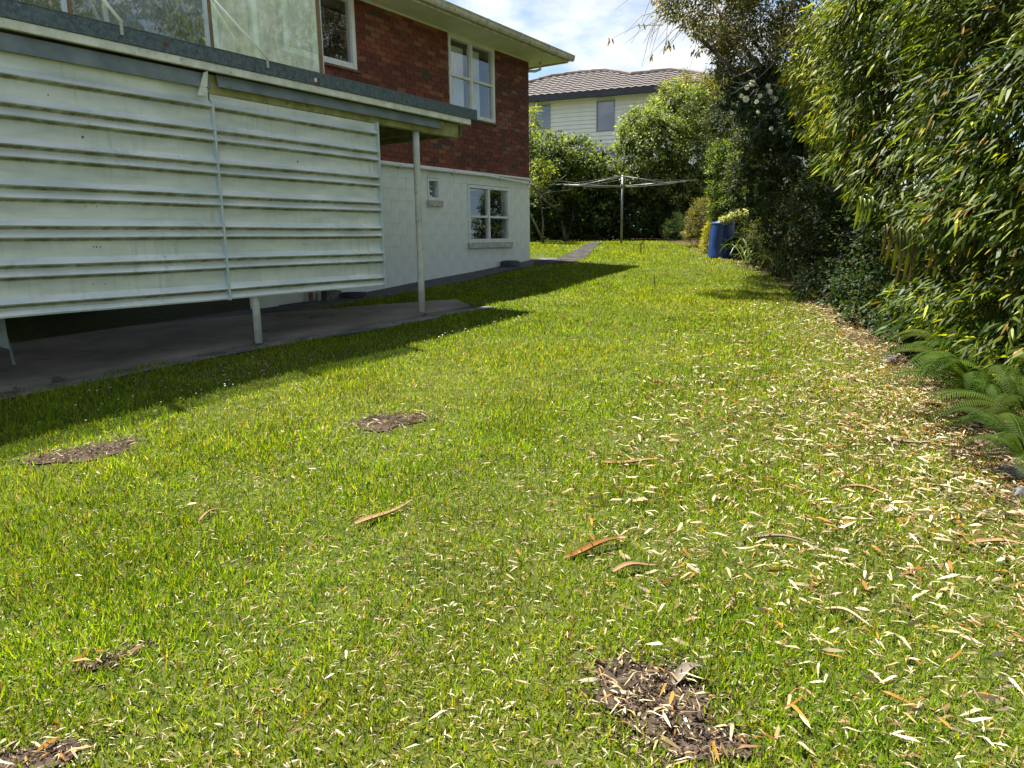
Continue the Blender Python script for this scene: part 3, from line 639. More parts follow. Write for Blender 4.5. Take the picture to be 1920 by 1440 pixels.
for c in range(nc):   # end wall, seen only from the side
    z0 = CAP + .04 + c * CH; q = -.055 - (c % 2) * BL / 2
    if c % 2: m.hexa(H, -.05, 0, -.055 - BL / 2 + g_, -.055, z0, z0 + CH - g_, brick_mat(-1, z0))
    while q > -7: m.hexa(H, -.05, 0, q - BL + g_, q, z0, z0 + CH - g_, brick_mat(q, z0)); q -= BL
o = m.build('brickwork', M['brick'], upper); o['kind'] = 'stuff'
box('end_wall', H, -.22, -.012, -7.2, -.22, CAP, SOF, M['mortar'], house)

# basement of painted blocks
BW = [(-2.14, -.76, 1.53, 2.61), (-3.27, -2.955, 2.26, 2.65), (-12, -6.75, .3, 2.62), (-6.56, -6.0, .3, 2.5)]
base = wall_with_holes('basement_wall', -12, -.012, .3, CAP - .005, -.2, -.006, BW, M['blockgap'])
bh, bl = .182, .364
for c in range(12):
    z1 = CAP - .01 - c * bh; z0 = z1 - bh; off = (c % 2) * bl / 2; k = 0
    while True:
        s1 = -k * bl - off; s0 = s1 - bl
        if s0 < -6.75: break
        segs = [(s0, s1)] + ([(-off, 0)] if (k == 0 and off) else [])
        for (a, b) in segs:
            if gz(*H(b, .0, 0)[:2]) > z1 + .02: continue
            parts = [(a, b)]
            for (h0, h1, y0, y1) in BW:
                if z1 > y0 + .04 and z0 < y1 - .04:
                    nx = []
                    for (u, v) in parts:
                        if v <= h0 or u >= h1: nx.append((u, v))
                        else:
                            if h0 - u > .03: nx.append((u, h0))
                            if v - h1 > .03: nx.append((h1, v))
                    parts = nx
            for (u, v) in parts: box('block', H, u + .002, v - .002, -.04, r0.uniform(-.0008, .0012), z0 + .002, z1 - .002, M['block'], base, bevel=.0015)
        k += 1
m = MB(); m.hexa(H, -.2, -.001, -7.2, -.206, .5, CAP - .005); m.hexa(H, -.2, -.001, -.2, -.042, 1.0, CAP - .02); m.build('end_wall', M['block'], house)
# rounded cap and the waste pipe under it
m = MB(); m.hexa(H, -12, .03, -.2, .035, CAP - .004, CAP + .036); m.build('cap_strip', M['white'], house, bevel=.01)
m = MB(); m.tube([H(-5.2, .045, CAP - .012), H(-1.5, .045, CAP - .018), H(-1.15, .045, CAP - .03), H(.10, .045, CAP - .085)], .022, 10); m.build('waste_pipe', M['white'], house, smooth=True)
for s in (-4.0, -2.6, -1.15, -.1): box('pipe_clip', H, s - .01, s + .01, .002, .072, CAP - .06 - (.04 if s > -1 else 0), CAP + .004 - (.04 if s > -1 else 0), M['sill'], house)
# garage opening, door and piers
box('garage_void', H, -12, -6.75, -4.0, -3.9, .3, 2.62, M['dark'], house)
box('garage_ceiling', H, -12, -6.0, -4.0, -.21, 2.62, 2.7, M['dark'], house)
dr = box('basement_door', H, -6.56, -6.0, -.12, -.08, .74, 1.12, M['white'], house)
box('basement_door', H, -6.56, -6.0, -.12, -.08, 1.16, 2.5, M['white'], house)
box('door_post', H, -5.99, -5.93, .002, .03, .68, 2.5, M['bronze'], house)
box('pier', H, -6.9, -6.57, -.1, .06, .62, 2.6, M['block'], house)

def window(name, s0, s1, z0, z1, sm=None, zm=None, fw=.055, curtain=None, sill=True, louvre=0, q=-.02, frame=M['white']):
    w = MB()
    w.hexa(H, s0, s0 + fw, q - .08, q + .035, z0, z1); w.hexa(H, s1 - fw, s1, q - .08, q + .035, z0, z1)
    w.hexa(H, s0 + fw, s1 - fw, q - .08, q + .034, z1 - fw, z1); w.hexa(H, s0 + fw, s1 - fw, q - .08, q + .034, z0, z0 + fw * 1.2)
    wo_ = w.build(name, frame, house, bevel=.004)
    ss = [s0 + fw, s1 - fw] if sm is None else [s0 + fw, sm, s1 - fw]; zs = [z0 + fw * 1.2, z1 - fw] if zm is None else [z0 + fw * 1.2, zm, z1 - fw]
    if sm is not None: box('mullion', H, sm - .028, sm + .028, q - .05, q + .03, zs[0], zs[-1], frame, wo_, .003)
    if zm is not None:
        for a, b in zip(ss, ss[1:]): box('transom', H, a + .03 * (a != ss[0]), b - .03 * (b != ss[-1]), q - .05, q + .025, zm - .02, zm + .02, frame, wo_, .003)
    for i, (a, b) in enumerate(zip(ss, ss[1:])):
        for j, (c, d_) in enumerate(zip(zs, zs[1:])):
            a_, b_, c_, e_ = a + (.028 if i else 0), b - (.028 if i < len(ss) - 2 else 0), c + (.02 if j else 0), d_ - (.02 if j < len(zs) - 2 else 0)
            if louvre:
                nb = louvre if isinstance(louvre, int) else louvre[j]; h = (e_ - c_) / nb
                for k in range(nb):
                    m = MB(); zz = c_ + k * h
                    tl_ = .012 if louvre != [3] else .05
                    P4 = [(a_, q - .005 - tl_, zz + h * 1.04), (b_, q - .005 - tl_, zz + h * 1.04), (b_, q - .005, zz), (a_, q - .005, zz)]
                    v = [H(*p) for p in P4] + [H(p[0], p[1] - .005, p[2]) for p in P4]
                    m.add(v, [(0, 1, 2, 3), (7, 6, 5, 4), (0, 4, 5, 1), (1, 5, 6, 2), (2, 6, 7, 3), (3, 7, 4, 0)]); m.build('louvre_blade', M['glass'], wo_)
            else: box('pane', H, a_ + .002, b_ - .002, q - .022, q - .016, c_ + .002, e_ - .002, M['glass'], wo_)
    if curtain:
        for (a, b, c, d_) in curtain:
            m = MB(); K = 40; v = []; f = []
            for i in range(K + 1):
                u = i / K; s = a + (b - a) * u; qq = q - .13 + .018 * math.sin(u * (b - a) * 75)
                v += [H(s, qq, c), H(s, qq, d_)]
                if i < K: f.append((2 * i, 2 * i + 2, 2 * i + 3, 2 * i + 1))
            m.add(v, f); m.build('curtain', M['curtain'], wo_, smooth=True)
    m = MB(); m.hexa(H, s0 - .05, s1 + .05, -1.6, -1.5, z0 - .1, z1); m.hexa(H, s0 - .05, s1 + .05, -1.5, -.22, z0 - .12, z0 - .02); m.hexa(H, s0 - .15, s0 - .05, -1.5, -.22, z0 - .1, z1); m.hexa(H, s1 + .05, s1 + .15, -1.5, -.22, z0 - .1, z1); m.build('room', M['dark'], wo_)
    if sill: box('sill', H, s0 - .04, s1 + .05, -.03, .05, z0 - .10, z0 - .003, M['sill'], wo_, .006)
    return wo_
window('window', -2.59, -1.22, 3.76, SOF - .03, sm=-1.93, zm=4.42, curtain=[(-2.53, -1.98, 3.8, 4.95), (-1.88, -1.5, 3.8, 4.98)], sill=False)
box('sill', H, -2.62, -1.17, .002, .04, 3.725, 3.757, M['mortar'], house)
window('window', -6.1, -4.79, 4.08, SOF - .03, sm=-5.5, fw=.07, sill=False)
box('sill', H, -6.12, -4.74, .002, .04, 4.045, 4.077, M['mortar'], house)
window('basement_window', -2.14, -.76, 1.55, 2.60, sm=-1.47, zm=2.03, louvre=[2, 3], fw=.06)
window('basement_window', -3.27, -2.955, 2.28, 2.64, louvre=[3], fw=.04)
# glass doors on to the deck
sd_ = window('sliding_door', -10.0, -7.10, 3.26, 5.0, sm=-8.45, fw=.10, sill=False, frame=M['alu'])
box('infill', H, -12, -10.0, -.2, -.01, CAP + .05, SOF, M['mortar'], house)
m = MB(); m.hexa(H, -6.62, -6.54, .003, .06, 3.3, SOF - .02); m.build('downpipe', M['alu'], house, bevel=.01)

# eaves: soffit, fascia, gutter, roof, vent
OV, OE = .60, .50
m = MB(); m.hexa(H, -12, OE, -.001 - .2, OV, SOF, SOF + .02); m.hexa(H, -.21, OE, -7.5, -.2, SOF, SOF + .02); m.build('soffit', M['soffit'], house)
for s in (-4.85, -8): box('soffit_vent', H, s, s + .22, .18, .27, SOF - .006, SOF - .001, M['dark'], house)
m = MB(); m.hexa(H, -12, -.001, .0005, .02, SOF - .03, SOF - .002); m.build('scotia', M['soffit'], house)
m = MB(); m.hexa(H, -12, OE + .02, OV, OV + .02, SOF - .03, SOF + .12); m.hexa(H, OE, OE + .02, -7.5, OV, SOF - .03, SOF + .12); m.build('fascia', M['gutter'], house, bevel=.003)
def gutter_run(fr, along0, along1, axis):
    prof = [(0, .02), (.012, -.01), (.035, -.025), (.06, -.02), (.08, .01), (.088, .055), (.10, .075), (.10, .085), (.085, .085), (.075, .06), (.065, .02), (.04, 0), (.012, .03)]
    m = MB(); v = []
    for a in (along0, along1):
        for (o_, z) in prof: v.append(fr(a, o_, z))
    k = len(prof); f = [(i, (i + 1) % k, k + (i + 1) % k, k + i) for i in range(k)] + [tuple(range(k)), tuple(range(2 * k - 1, k - 1, -1))]
    m.add(v, f); return m
def gut1(a, o_, z): return H(a, OV + .022 + o_, SOF + .03 + z)
def gut2(a, o_, z): return H(OE + .022 + o_, a, SOF + .03 + z)
gutter_run(gut1, -12, OE + .12, 0).build('gutter', M['gutter'], house); gutter_run(gut2, -7.6, OV + .12, 1).build('gutter', M['gutter'], house)
for s in (-6, -4.6, -3.6, -2.4, -1.4, -.4): box('gutter_clip', H, s, s + .02, OV + .05, OV + .13, SOF + .002, SOF + .118, M['sill'], house)
m = MB(); v = [H(-12, OV + .03, SOF + .13), H(OE + .03, OV + .03, SOF + .13), H(OE + .03, -7.6, SOF + .13), H(-12, -7.6, SOF + .13), H(-12, -3.5, SOF + 1.2), H(-3.4, -3.5, SOF + 1.2)]
m.add(v, [(0, 1, 5, 4), (1, 2, 5), (2, 3, 4, 5), (3, 0, 4), (0, 3, 2, 1)]); m.build('roof', M['roof'], house)
m = MB(); m.tube([H(OE - .25, .12, SOF - .001), H(OE - .25, .12, SOF - .13), H(OE - .33, .05, SOF - .17), H(.02, -.05, SOF - .18)], .028, 10); m.build('downpipe', M['white'], house, smooth=True)
# round black gully against the wall
m = MB(); c = H(-1.0, .16, 0); c[2] = gz(*c[:2]); 
m.tube([c, c + ZZ * .10], [.20, .19], 20); m.tube([c + ZZ * .1001, c + ZZ * .115], [.15, .14], 20); o = m.build('gully_surround', M['asphalt'], smooth=False, bevel=.006); tag(o, 'low round black gully surround against the white block wall', 'gully')

# ------------------------------------------------------------------ carport with its deck
cp = empty('carport', D(0, 0, .7), 'carport with a deck on top, hung with ribbed pale sheet metal sides', 'carport')
FT = dsz(660, 152, .10)[1]; FB = dsz(480, 135, .10)[1]
SE = dsz(895, 225, .10)[0]
box('deck_floor', D, -9.5, SE - .04, -2.33, .07, FB + .03, FT - .012, M['concrete'], cp)
m = MB(); 
edges = [-9.5, -4.6, -2.0, .0, SE]
for a, b in zip(edges, edges[1:]): m.hexa(D, a + .001, b - .001, .08, .10 + .002 * (a > -3), FB, FT)
m.hexa(D, SE - .02, SE, -2.33, .079, FB, FT); m.build('edge_flashing', M['galv'], cp, bevel=.003)
box('edge_lip', D, -9.5, SE, .05, .103, FT + .0005, FT + .006, M['flash'], cp)
TB = dsz(480, 151, .09)[1]
m = MB(); m.hexa(D, -9.5, SE - .12, .045, .088, TB + .005, FB - .001); m.hexa(D, SE - .14, SE - .121, -2.3, .04, TB + .02, FB - .001); m.build('trim_board', M['trim'], cp, bevel=.004)
def flash(s0, s1, qt, zt, qb, zb, lip):
    m = MB(); pr = [(qt, zt), (qb, zb + .02), (qb + .004, zb), (qb - .012, zb - .002), (qb - .008, zb + .015), (qt - .004, zt)]
    v = [D(s, a, b) for s in (s0, s1) for a, b in pr]; k = len(pr)
    m.add(v, [(i, (i + 1) % k, k + (i + 1) % k, k + i) for i in range(k)] + [tuple(range(k)), tuple(range(2 * k - 1, k - 1, -1))])
    return m.build('hanging_flashing', M['flash'], cp)
z1 = dsz(392, 134, .06)[1]; z2 = dsz(372, 162, .06)[1]
flash(-9.5, dsz(392, 140, .06)[0], .045, z1 - .02, .062, z2, 0)
z3 = dsz(407, 136, .05)[1]; z4 = dsz(827, 240, .05)[1]
flash(dsz(407, 140, .05)[0], dsz(827, 240, .05)[0], .030, TB - .004, .052, z4 - .01, 0)
BZ = dsz(860, 258, 0)[1]
m = MB(); m.hexa(D, -9.5, dsz(860, 256, 0)[0], -.09, .0, BZ - .005, TB - .005); m.build('beam', M['beam'], cp, bevel=.004)
m = MB(); m.hexa(D, -9.5, .9, -2.30, -2.22, BZ, TB); m.build('beam', M['joist'], cp)
for k, s in enumerate(np.arange(-9, 1.0, .45)): box('joist', D, s, s + .045, -2.21, -.095, BZ + .045, TB + .02, M['joist'], cp)
# posts
def post(s, q, base_z, r=.040):
    m = MB(); zt = BZ - .006; pts = [D(s + .001 * k, q, base_z + (zt - base_z) * k / 6) for k in range(7)]
    m.tube(pts, r, 14); p = m.build('post', M['post'], cp, smooth=True)
    m = MB(); m.hexa(D, s - .06, s + .06, q - .06, q + .06, zt, zt + .005); m.build('post_plate', M['joist'], p)
post(-.03, -.045, gz(*D(-.03, 0, 0)[:2]) + .03)
post(-2.43, -.05, gz(*D(-2.43, 0, 0)[:2]) + .03, .036)
post(-5.6, -.05, gz(*D(-5.6, 0, 0)[:2]) + .03)
post(-6.05, -2.0, .5, .09)
post(.3, -2.26, .6, .03)
# ribbed sheet panels
PBZ = dsz(718, 535, 0)[1]
def ribbed(s0, s1, q0, ztop, rib_tone=1.0, n=70):
    pr = [(0.0, PBZ - .004, 0), (.03, PBZ - .002, 0), (.034, PBZ + .010, 0), (.010, PBZ + .045, .1), (0, PBZ + .052, 0)]
    k = 0
    for k in range(6):
        for off in (.083, .273):
            r = PBZ + .273 * k + off
            if off > .1 and k == 5: pass
            pr += [(0, r - .026, .25), (.003, r - .014, 1.0), (.036, r - .001, .9), (.041, r + .008, .05), (.012, r + .040, .0), (0, r + .055, .0)]  # third value: dirt and reflected grass light painted under the rib
    pr = [p for p in pr if p[1] < ztop] + [(0, ztop, 0)]
    pr = np.array(pr); ns = int((s1 - s0) / .12) + 1; ss = np.linspace(s0, s1, ns); V = []; Cc = []
    for s in ss:
        wob = .003 * math.sin(s * 3.1) + .002 * math.sin(s * 7)
        for (o_, z, dd) in pr: V.append(D(s, q0 + o_ + wob * (o_ < .02), z + .002 * math.sin(s * 2.3 + z * 5))); Cc.append((dd * rib_tone,) * 3)
    k = len(pr); F_ = [(i * k + j, (i + 1) * k + j, (i + 1) * k + j + 1, i * k + j + 1) for i in range(ns - 1) for j in range(k - 1)]
    o = mk('side_panel', np.array(V), np.array(F_), M['panel'], cp, col=np.array(Cc))
    sm = o.modifiers.new('thickness', 'SOLIDIFY'); sm.thickness = .0015; sm.offset = 1
    return o
sP0 = dsz(428, 560, 0.02)[0]; sPR = dsz(718, 535, 0)[0]
pl = ribbed(-9.5, sP0 - .008, .012, 2.90); pr_ = ribbed(sP0 + .012, sPR - .006, 0, 2.86)
for (s, q, zt, par) in ((sP0, .012, 2.80, pl), (sPR, 0, 2.868, pr_)):
    m = MB(); m.hexa(D, s - .009, s + .009, q - .006, q + .047, PBZ - .012, zt); m.build('edge_strip', M['alu'], par, bevel=.002)
# the torn white offcut at the panel joint
a = D(*dsz_q(388, 120, .07)) if False else None
def dpt(px, py, q): s, z = dsz(px, py, q); return D(s, q, z)
m = MB(); v = [dpt(382, 136, .075), dpt(390, 133, .07), dpt(388, 180, .06), dpt(371, 178, .06)]; v += [p - NN * .01 for p in v]
m.add(v, [(0, 1, 2, 3), (7, 6, 5, 4), (0, 4, 5, 1), (1, 5, 6, 2), (2, 6, 7, 3), (3, 7, 4, 0)]); m.build('torn_flashing_end', M['trim'], cp)
# brackets and rust spots on the edge flashing
for (px, py) in ((228, 52), (502, 116)):
    s, z = dsz(px, py, .11); box('bracket', D, s - .013, s + .013, .104, .110, z - .05, z + .05, M['sill'], cp, .002)
def disc(px, py, rs, rz, mat, name):
    s, z = dsz(px, py, .104); m = MB(); n = 12
    v = [D(s + rs * math.cos(t * 6.283 / n) * (1 + .2 * math.sin(t * 2.7)), .1045, z + rz * math.sin(t * 6.283 / n)) for t in range(n)]; v += [p - NN * .002 for p in v]
    m.add(v, [tuple(range(n)), tuple(range(2 * n - 1, n - 1, -1))] + [(i, n + i, n + (i + 1) % n, (i + 1) % n) for i in range(n)]); m.build(name, mat, cp)
def dot(px, py, r_, mat, name, par, q):
    s_, z_ = dsz(px, py, q); m = MB(); m.tube([D(s_, q - .002, z_), D(s_, q + .002, z_)], r_, 8); m.build(name, mat, par)
for (px, py, rr_) in [(155, 257, .010), (558, 303, .010), (572, 458, .005), (577, 458, .005), (567, 458, .005), (175, 463, .005), (181, 463, .006), (188, 463, .005), (160, 387, .004), (181, 387, .004), (197, 533, .004), (175, 533, .004), (90, 178, .005), (612, 268, .005), (262, 270, .004), (425, 461, .004)]:
    dot(px, py, rr_, M['bronze'] if rr_ > .008 else M['dark'], 'screw_hole', pl if px < 428 and py > 0 and px < 405 else pr_, .014 if px < 405 else .002)
disc(312, 82, .022, .012, M['rust'], 'rust_hole'); disc(598, 152, .012, .035, M['rust'], 'rust_hole'); disc(592, 150, .02, .02, M['trim'], 'paint_scar')
# sheet offcut hanging down at the far left
m = MB(); v = [dpt(-14, 590, -.12), dpt(8, 596, -.12), dpt(12, 625, -.12), dpt(22, 650, -.1), dpt(30, 684, -.1), dpt(24, 684, -.1), dpt(18, 655, -.1), dpt(-14, 645, -.12)]
v += [p - NN * .004 for p in v]; n = 8; m.add(v, [tuple(range(n)), tuple(range(2 * n - 1, n - 1, -1))] + [(i, n + i, n + (i + 1) % n, (i + 1) % n) for i in range(n)]); o = m.build('torn_sheet', M['flash']); tag(o, 'bent torn scrap of sheet hanging under the far left of the panels', 'sheet scrap')
# things stored under the deck
m = MB()
for i in range(7):
    c = H(-5.35 + .05 * math.sin(i), .25, .72 + .022 * i); pts = [c + np.array([.2 * math.cos(t * .5), .12 * math.sin(t * .5), 0]) for t in range(13)]; m.tube(pts, .011, 6, caps=False)
o = m.build('hose_coil', M['asphalt'], smooth=True); tag(o, 'dark coil of hose lying at the wall under the deck', 'hose')
m = MB(); m.hexa(H, -5.82, -5.62, .03, .20, .70, .93); m.hexa(H, -5.60, -5.5, .05, .16, .70, .90); o = m.build('cardboard_box', M['kerb'], bevel=.006); tag(o, 'grey mottled box against the wall under the deck', 'box')

# ------------------------------------------------------------------ glass balustrade on the deck
bal = empty('glass_balustrade', D(-2, -.02, FT), 'glass deck balustrade with bronze posts and white braces', 'balustrade')
gp = [dsz(603, 137, -.02)[0], dsz(397, 84, -.02)[0], dsz(130, 18, -.02)[0], -5.4]
for s in gp: 
    b_ = box('post', D, s - .016, s + .016, -.045, -.005, FT, FT + 1.02, M['bronze'], bal, .003)
    box('cover_strip', D, s - .045 if s != gp[0] else s + .017, s - .017 if s != gp[0] else s + .03, -.04, -.008, FT, FT + 1.02, M['alu'], b_, .002)
for i, (a, b) in enumerate(zip(gp[1:], gp[:-1])):
    box('glass_panel', D, a + .018, b - .046 if b != gp[0] else b - .018, -.030, -.022, FT + .004, FT + .97, M['dirtyglass'] if i == 0 else M['balglass'], bal)
for (bx, by, tx, ty) in ((502, 110, 397, -2), (229, 42, 130, -75)):
    a = dpt(bx, by, .108); s, z = dsz(tx, ty, -.01); b = D(s, .0, z); m = MB(); m.tube([a, b], .012, 8); m.build('brace', M['whitebar'], bal, smooth=True)

# ------------------------------------------------------------------ neighbour's weatherboard house
AZF = math.radians(-70.14 + 180); DF = np.array([math.sin(AZF), math.cos(AZF), 0]); NF = np.array([-abs(math.cos(AZF)) * 0, 0, 0])
NF = np.array([DF[1], -DF[0], 0]); NF = NF if NF[1] < 0 else -NF
PF = at(1120, 192, 27.0); PF = np.array([PF[0], PF[1], 0])
def Fh(s, q, z): return PF + DF * s + NF * q + ZZ * z
def fsz(px, py, q=0):
    d = ray(px, py); t = ((PF + NF * q - EYE) @ NF) / (d @ NF); p = EYE + d * t; return (p - PF) @ DF, p[2]
far = empty('weatherboard_house', Fh(2, 0, 1.6), 'pale weatherboard house with brown tiled roof behind the back garden', 'house')
zg = fsz(1120, 178)[1]
w1a, w1b = fsz(1121, 193)[0], fsz(1151, 193)[0]; wz0, wz1 = fsz(1121, 244)[1], fsz(1121, 192)[1]
w2a, w2b = fsz(1003, 200)[0], fsz(1030, 200)[0]; vz0, vz1 = fsz(1003, 240)[1], fsz(1003, 200)[1]
fw_ = [(w1a, w1b, wz0, wz1), (w2a, w2b, vz0, vz1)]
zw = zg - .12; m = MB()
m.hexa(Fh, -9, 9.5, -6, -.03, 1.4, zw); m.build('wall', M['weather'], far)
h = .152; z = zw
while z > 1.6:
    segs = [(-9, 9.5)]
    for (a, b, c, d_) in fw_:
        if z > c - .04 and z - h < d_ + .04:
            nx = []
            for (u, v) in segs:
                if v <= a or u >= b: nx.append((u, v))
                else: nx += [(u, a - .05), (b + .05, v)]
            segs = nx
    m = MB()
    for (u, v) in segs:
        vv = [Fh(s, q, zz) for s in (u, v) for (q, zz) in ((-.02, z), (.0, z), (.03, z - h + .003), (-.02, z - h + .003))]
        m.add(vv, [(0, 1, 5, 4), (1, 2, 6, 5), (2, 3, 7, 6), (3, 0, 4, 7), (0, 3, 2, 1), (4, 5, 6, 7)])
    m.build('weatherboard', M['weather'], far); z -= h
M['farframe'] = mat_noise('far_window_frame', (.25, .27, .28), (.32, .34, .35), 4, .5)
for (a, b, c, d_) in fw_:
    m = MB(); t_ = .05
    m.hexa(Fh, a - t_, a, -.02, .035, c - t_, d_ + t_); m.hexa(Fh, b, b + t_, -.02, .035, c - t_, d_ + t_); m.hexa(Fh, a, b, -.02, .034, c - t_, c); m.hexa(Fh, a, b, -.02, .034, d_, d_ + t_)
    w_ = m.build('window', M['farframe'], far); box('pane', Fh, a, b, -.012, -.004, c, d_, M['farglass'], w_); 
m = MB(); m.hexa(Fh, -9.5, 10, -.1, .42, zw, zw + .03); m.build('soffit', M['weather'], far)
m = MB(); m.hexa(Fh, -9.5, 10, .42, .54, zw - .05, zw + .20); m.build('gutter', M['darkgutter'], far, bevel=.02)
# tiled roof: front slope from the gutter up to the skyline
PT = math.radians(24); zr = zw + .16
def Rf(s, u, w): return Fh(s, .5 - u * math.cos(PT) - w * -math.sin(PT) * -1 * 0 - 0, zr + u * math.sin(PT)) + (ZZ * math.cos(PT) + NF * math.sin(PT)) * w
nR = ZZ * math.cos(PT) + NF * math.sin(PT)
def rsu(px, py):
    o_ = Rf(0, 0, 0); d = ray(px, py); t = ((o_ - EYE) @ nR) / (d @ nR); p = EYE + d * t - o_
    uu = -NF * math.cos(PT) + ZZ * math.sin(PT); return p @ DF, p @ uu
sky_px = [(940, 166), (991, 157), (1033, 145), (1085, 138), (1135, 134), (1160, 137), (1184, 141), (1220, 137), (1258, 133), (1295, 137), (1330, 143), (1420, 158)]
pts = [rsu(*p) for p in sky_px]; pts.sort()
su = np.array(pts)
m = MB(); n = len(su)
v = [Rf(s, 0, 0) for s, u in su] + [Rf(s, u, 0) for s, u in su]; f = [(i, i + 1, n + i + 1, n + i) for i in range(n - 1)]
v += [Fh((p - PF) @ DF, -9, zr) for p in v[:n]]; f += [(n + i, n + i + 1, 2 * n + i + 1, 2 * n + i) for i in range(n - 1)]; m.add(v, f); m.build('roof', M['tile'], far)
m = MB(); tw, tl = .30, .33
s = su[0, 0]
while s < su[-1, 0]:
    top = np.interp(s + tw / 2, su[:, 0], su[:, 1]); u = -.03
    while u < top - .05:
        l_ = min(tl, top - u); K = 4; vv = []
        for (uu, w0) in ((u, .045), (u + l_ + .02, .012)):
            for k in range(K + 1):
                a = k / K; vv.append(Rf(s + a * tw, uu, w0 + .035 * math.sin(a * math.pi) ** 2))
        vv += [Rf(s, u, .005), Rf(s + tw, u, .005)]
        m.add(vv, [(k, k + 1, K + 2 + k, K + 1 + k) for k in range(K)] + [(2 * K + 2,) + tuple(range(0, K + 1)) + (2 * K + 3,)]); u += tl
    s += tw
o = m.build('roof_tiles', M['tile'], far); o['kind'] = 'stuff'
for i in range(n - 1):
    a, b = su[i], su[i + 1]; kk = max(1, int(np.hypot(*(b - a)) / .45)); 
    m = MB()
    for j in range(kk):
        p, q = a + (b - a) * j / kk, a + (b - a) * (j + 1.04) / kk; m.tube([Rf(p[0], p[1], .035), Rf(q[0], q[1], .028)], [.10, .085], 8)
    m.build('ridge_cap', M['tile'], far, smooth=False)

# ------------------------------------------------------------------ rotary clothesline
cb = gnd(1165, 457); hub = cb[2]
cl = empty('rotary_clothesline', cb, 'grey steel rotary clothesline standing on the lawn before the back hedge', 'clothesline')
DC = proj(cb)[2]; mpp = DC / F_PX
zt = cb[2] + (457 - 333) * mpp; zh = cb[2] + (457 - 353) * mpp
m = MB(); m.tube([cb, np.array([cb[0], cb[1], zt])], [.030, .024], 10); m.build('pole', M['steel'], cl, smooth=True)
m = MB(); m.tube([np.array([cb[0], cb[1], zh - .06]), np.array([cb[0], cb[1], zh + .05])], .05, 10); m.build('collar', M['steel'], cl, smooth=True)
R_ = 1.86; tips = []
for k in range(4):
    a = math.radians(-13 + 90 * k); t = np.array([cb[0] + R_ * math.cos(a), cb[1] + R_ * math.sin(a), zh + .10]); tips.append(t); h0 = np.array([cb[0], cb[1], zh])
    m = MB(); m.tube([h0, t], [.014, .011], 8); arm = m.build('arm', M['steel'], cl, smooth=True)
    m = MB(); m.tube([np.array([cb[0], cb[1], zt - .02]), h0 + (t - h0) * .55 + ZZ * .01], .009, 6); m.build('stay', M['steel'], arm, smooth=True)
for fr_ in (.97, .8, .63):
    m = MB(); h0 = np.array([cb[0], cb[1], zh]); ps = [h0 + (t - h0) * fr_ for t in tips]
    for k in range(4):
        a, b = ps[k], ps[(k + 1) % 4]; m.tube([a, (a + b) / 2 - ZZ * .03, b], .0018, 4, caps=False)
    m.build('line', M['steel'], cl, smooth=True)

# ------------------------------------------------------------------ blue drum
b0 = gnd(1355, 485); dd = proj(b0)[2]; r = 22.5 * dd / F_PX; hh = 66 * dd / F_PX; b0 = b0 + np.array([0, r * .8, 0]); b0[2] = gz(*b0[:2])
dm = empty('blue_drum', b0, 'blue plastic drum standing at the edge of the garden bed', 'drum')
m = MB(); T_ = np.array([.035, .0, 0])
prof = [(1.02, 0), (1.06, .02), (1.06, .04), (1.04, .07), (1.02, .30), (1.00, .60), (.96, .90), (.95, .93), (.97, .94), (.97, .955), (.95, .965), (.95, 1.0), (.90, 1.0), (.90, .93)]
rings = [[b0 + T_ * z + ZZ * z * hh + np.array([math.cos(t * math.pi / 16), math.sin(t * math.pi / 16), 0]) * r * a for t in range(32)] for a, z in prof]
v = [p for rr in rings for p in rr]; f = [(i * 32 + k, i * 32 + (k + 1) % 32, (i + 1) * 32 + (k + 1) % 32, (i + 1) * 32 + k) for i in range(len(prof) - 1) for k in range(32)]
f.append(tuple(range(31, -1, -1))); f.append(tuple((len(prof) - 1) * 32 + k for k in range(32))); m.add(v, f); m.build('drum_body', M['blue'], dm, smooth=True)

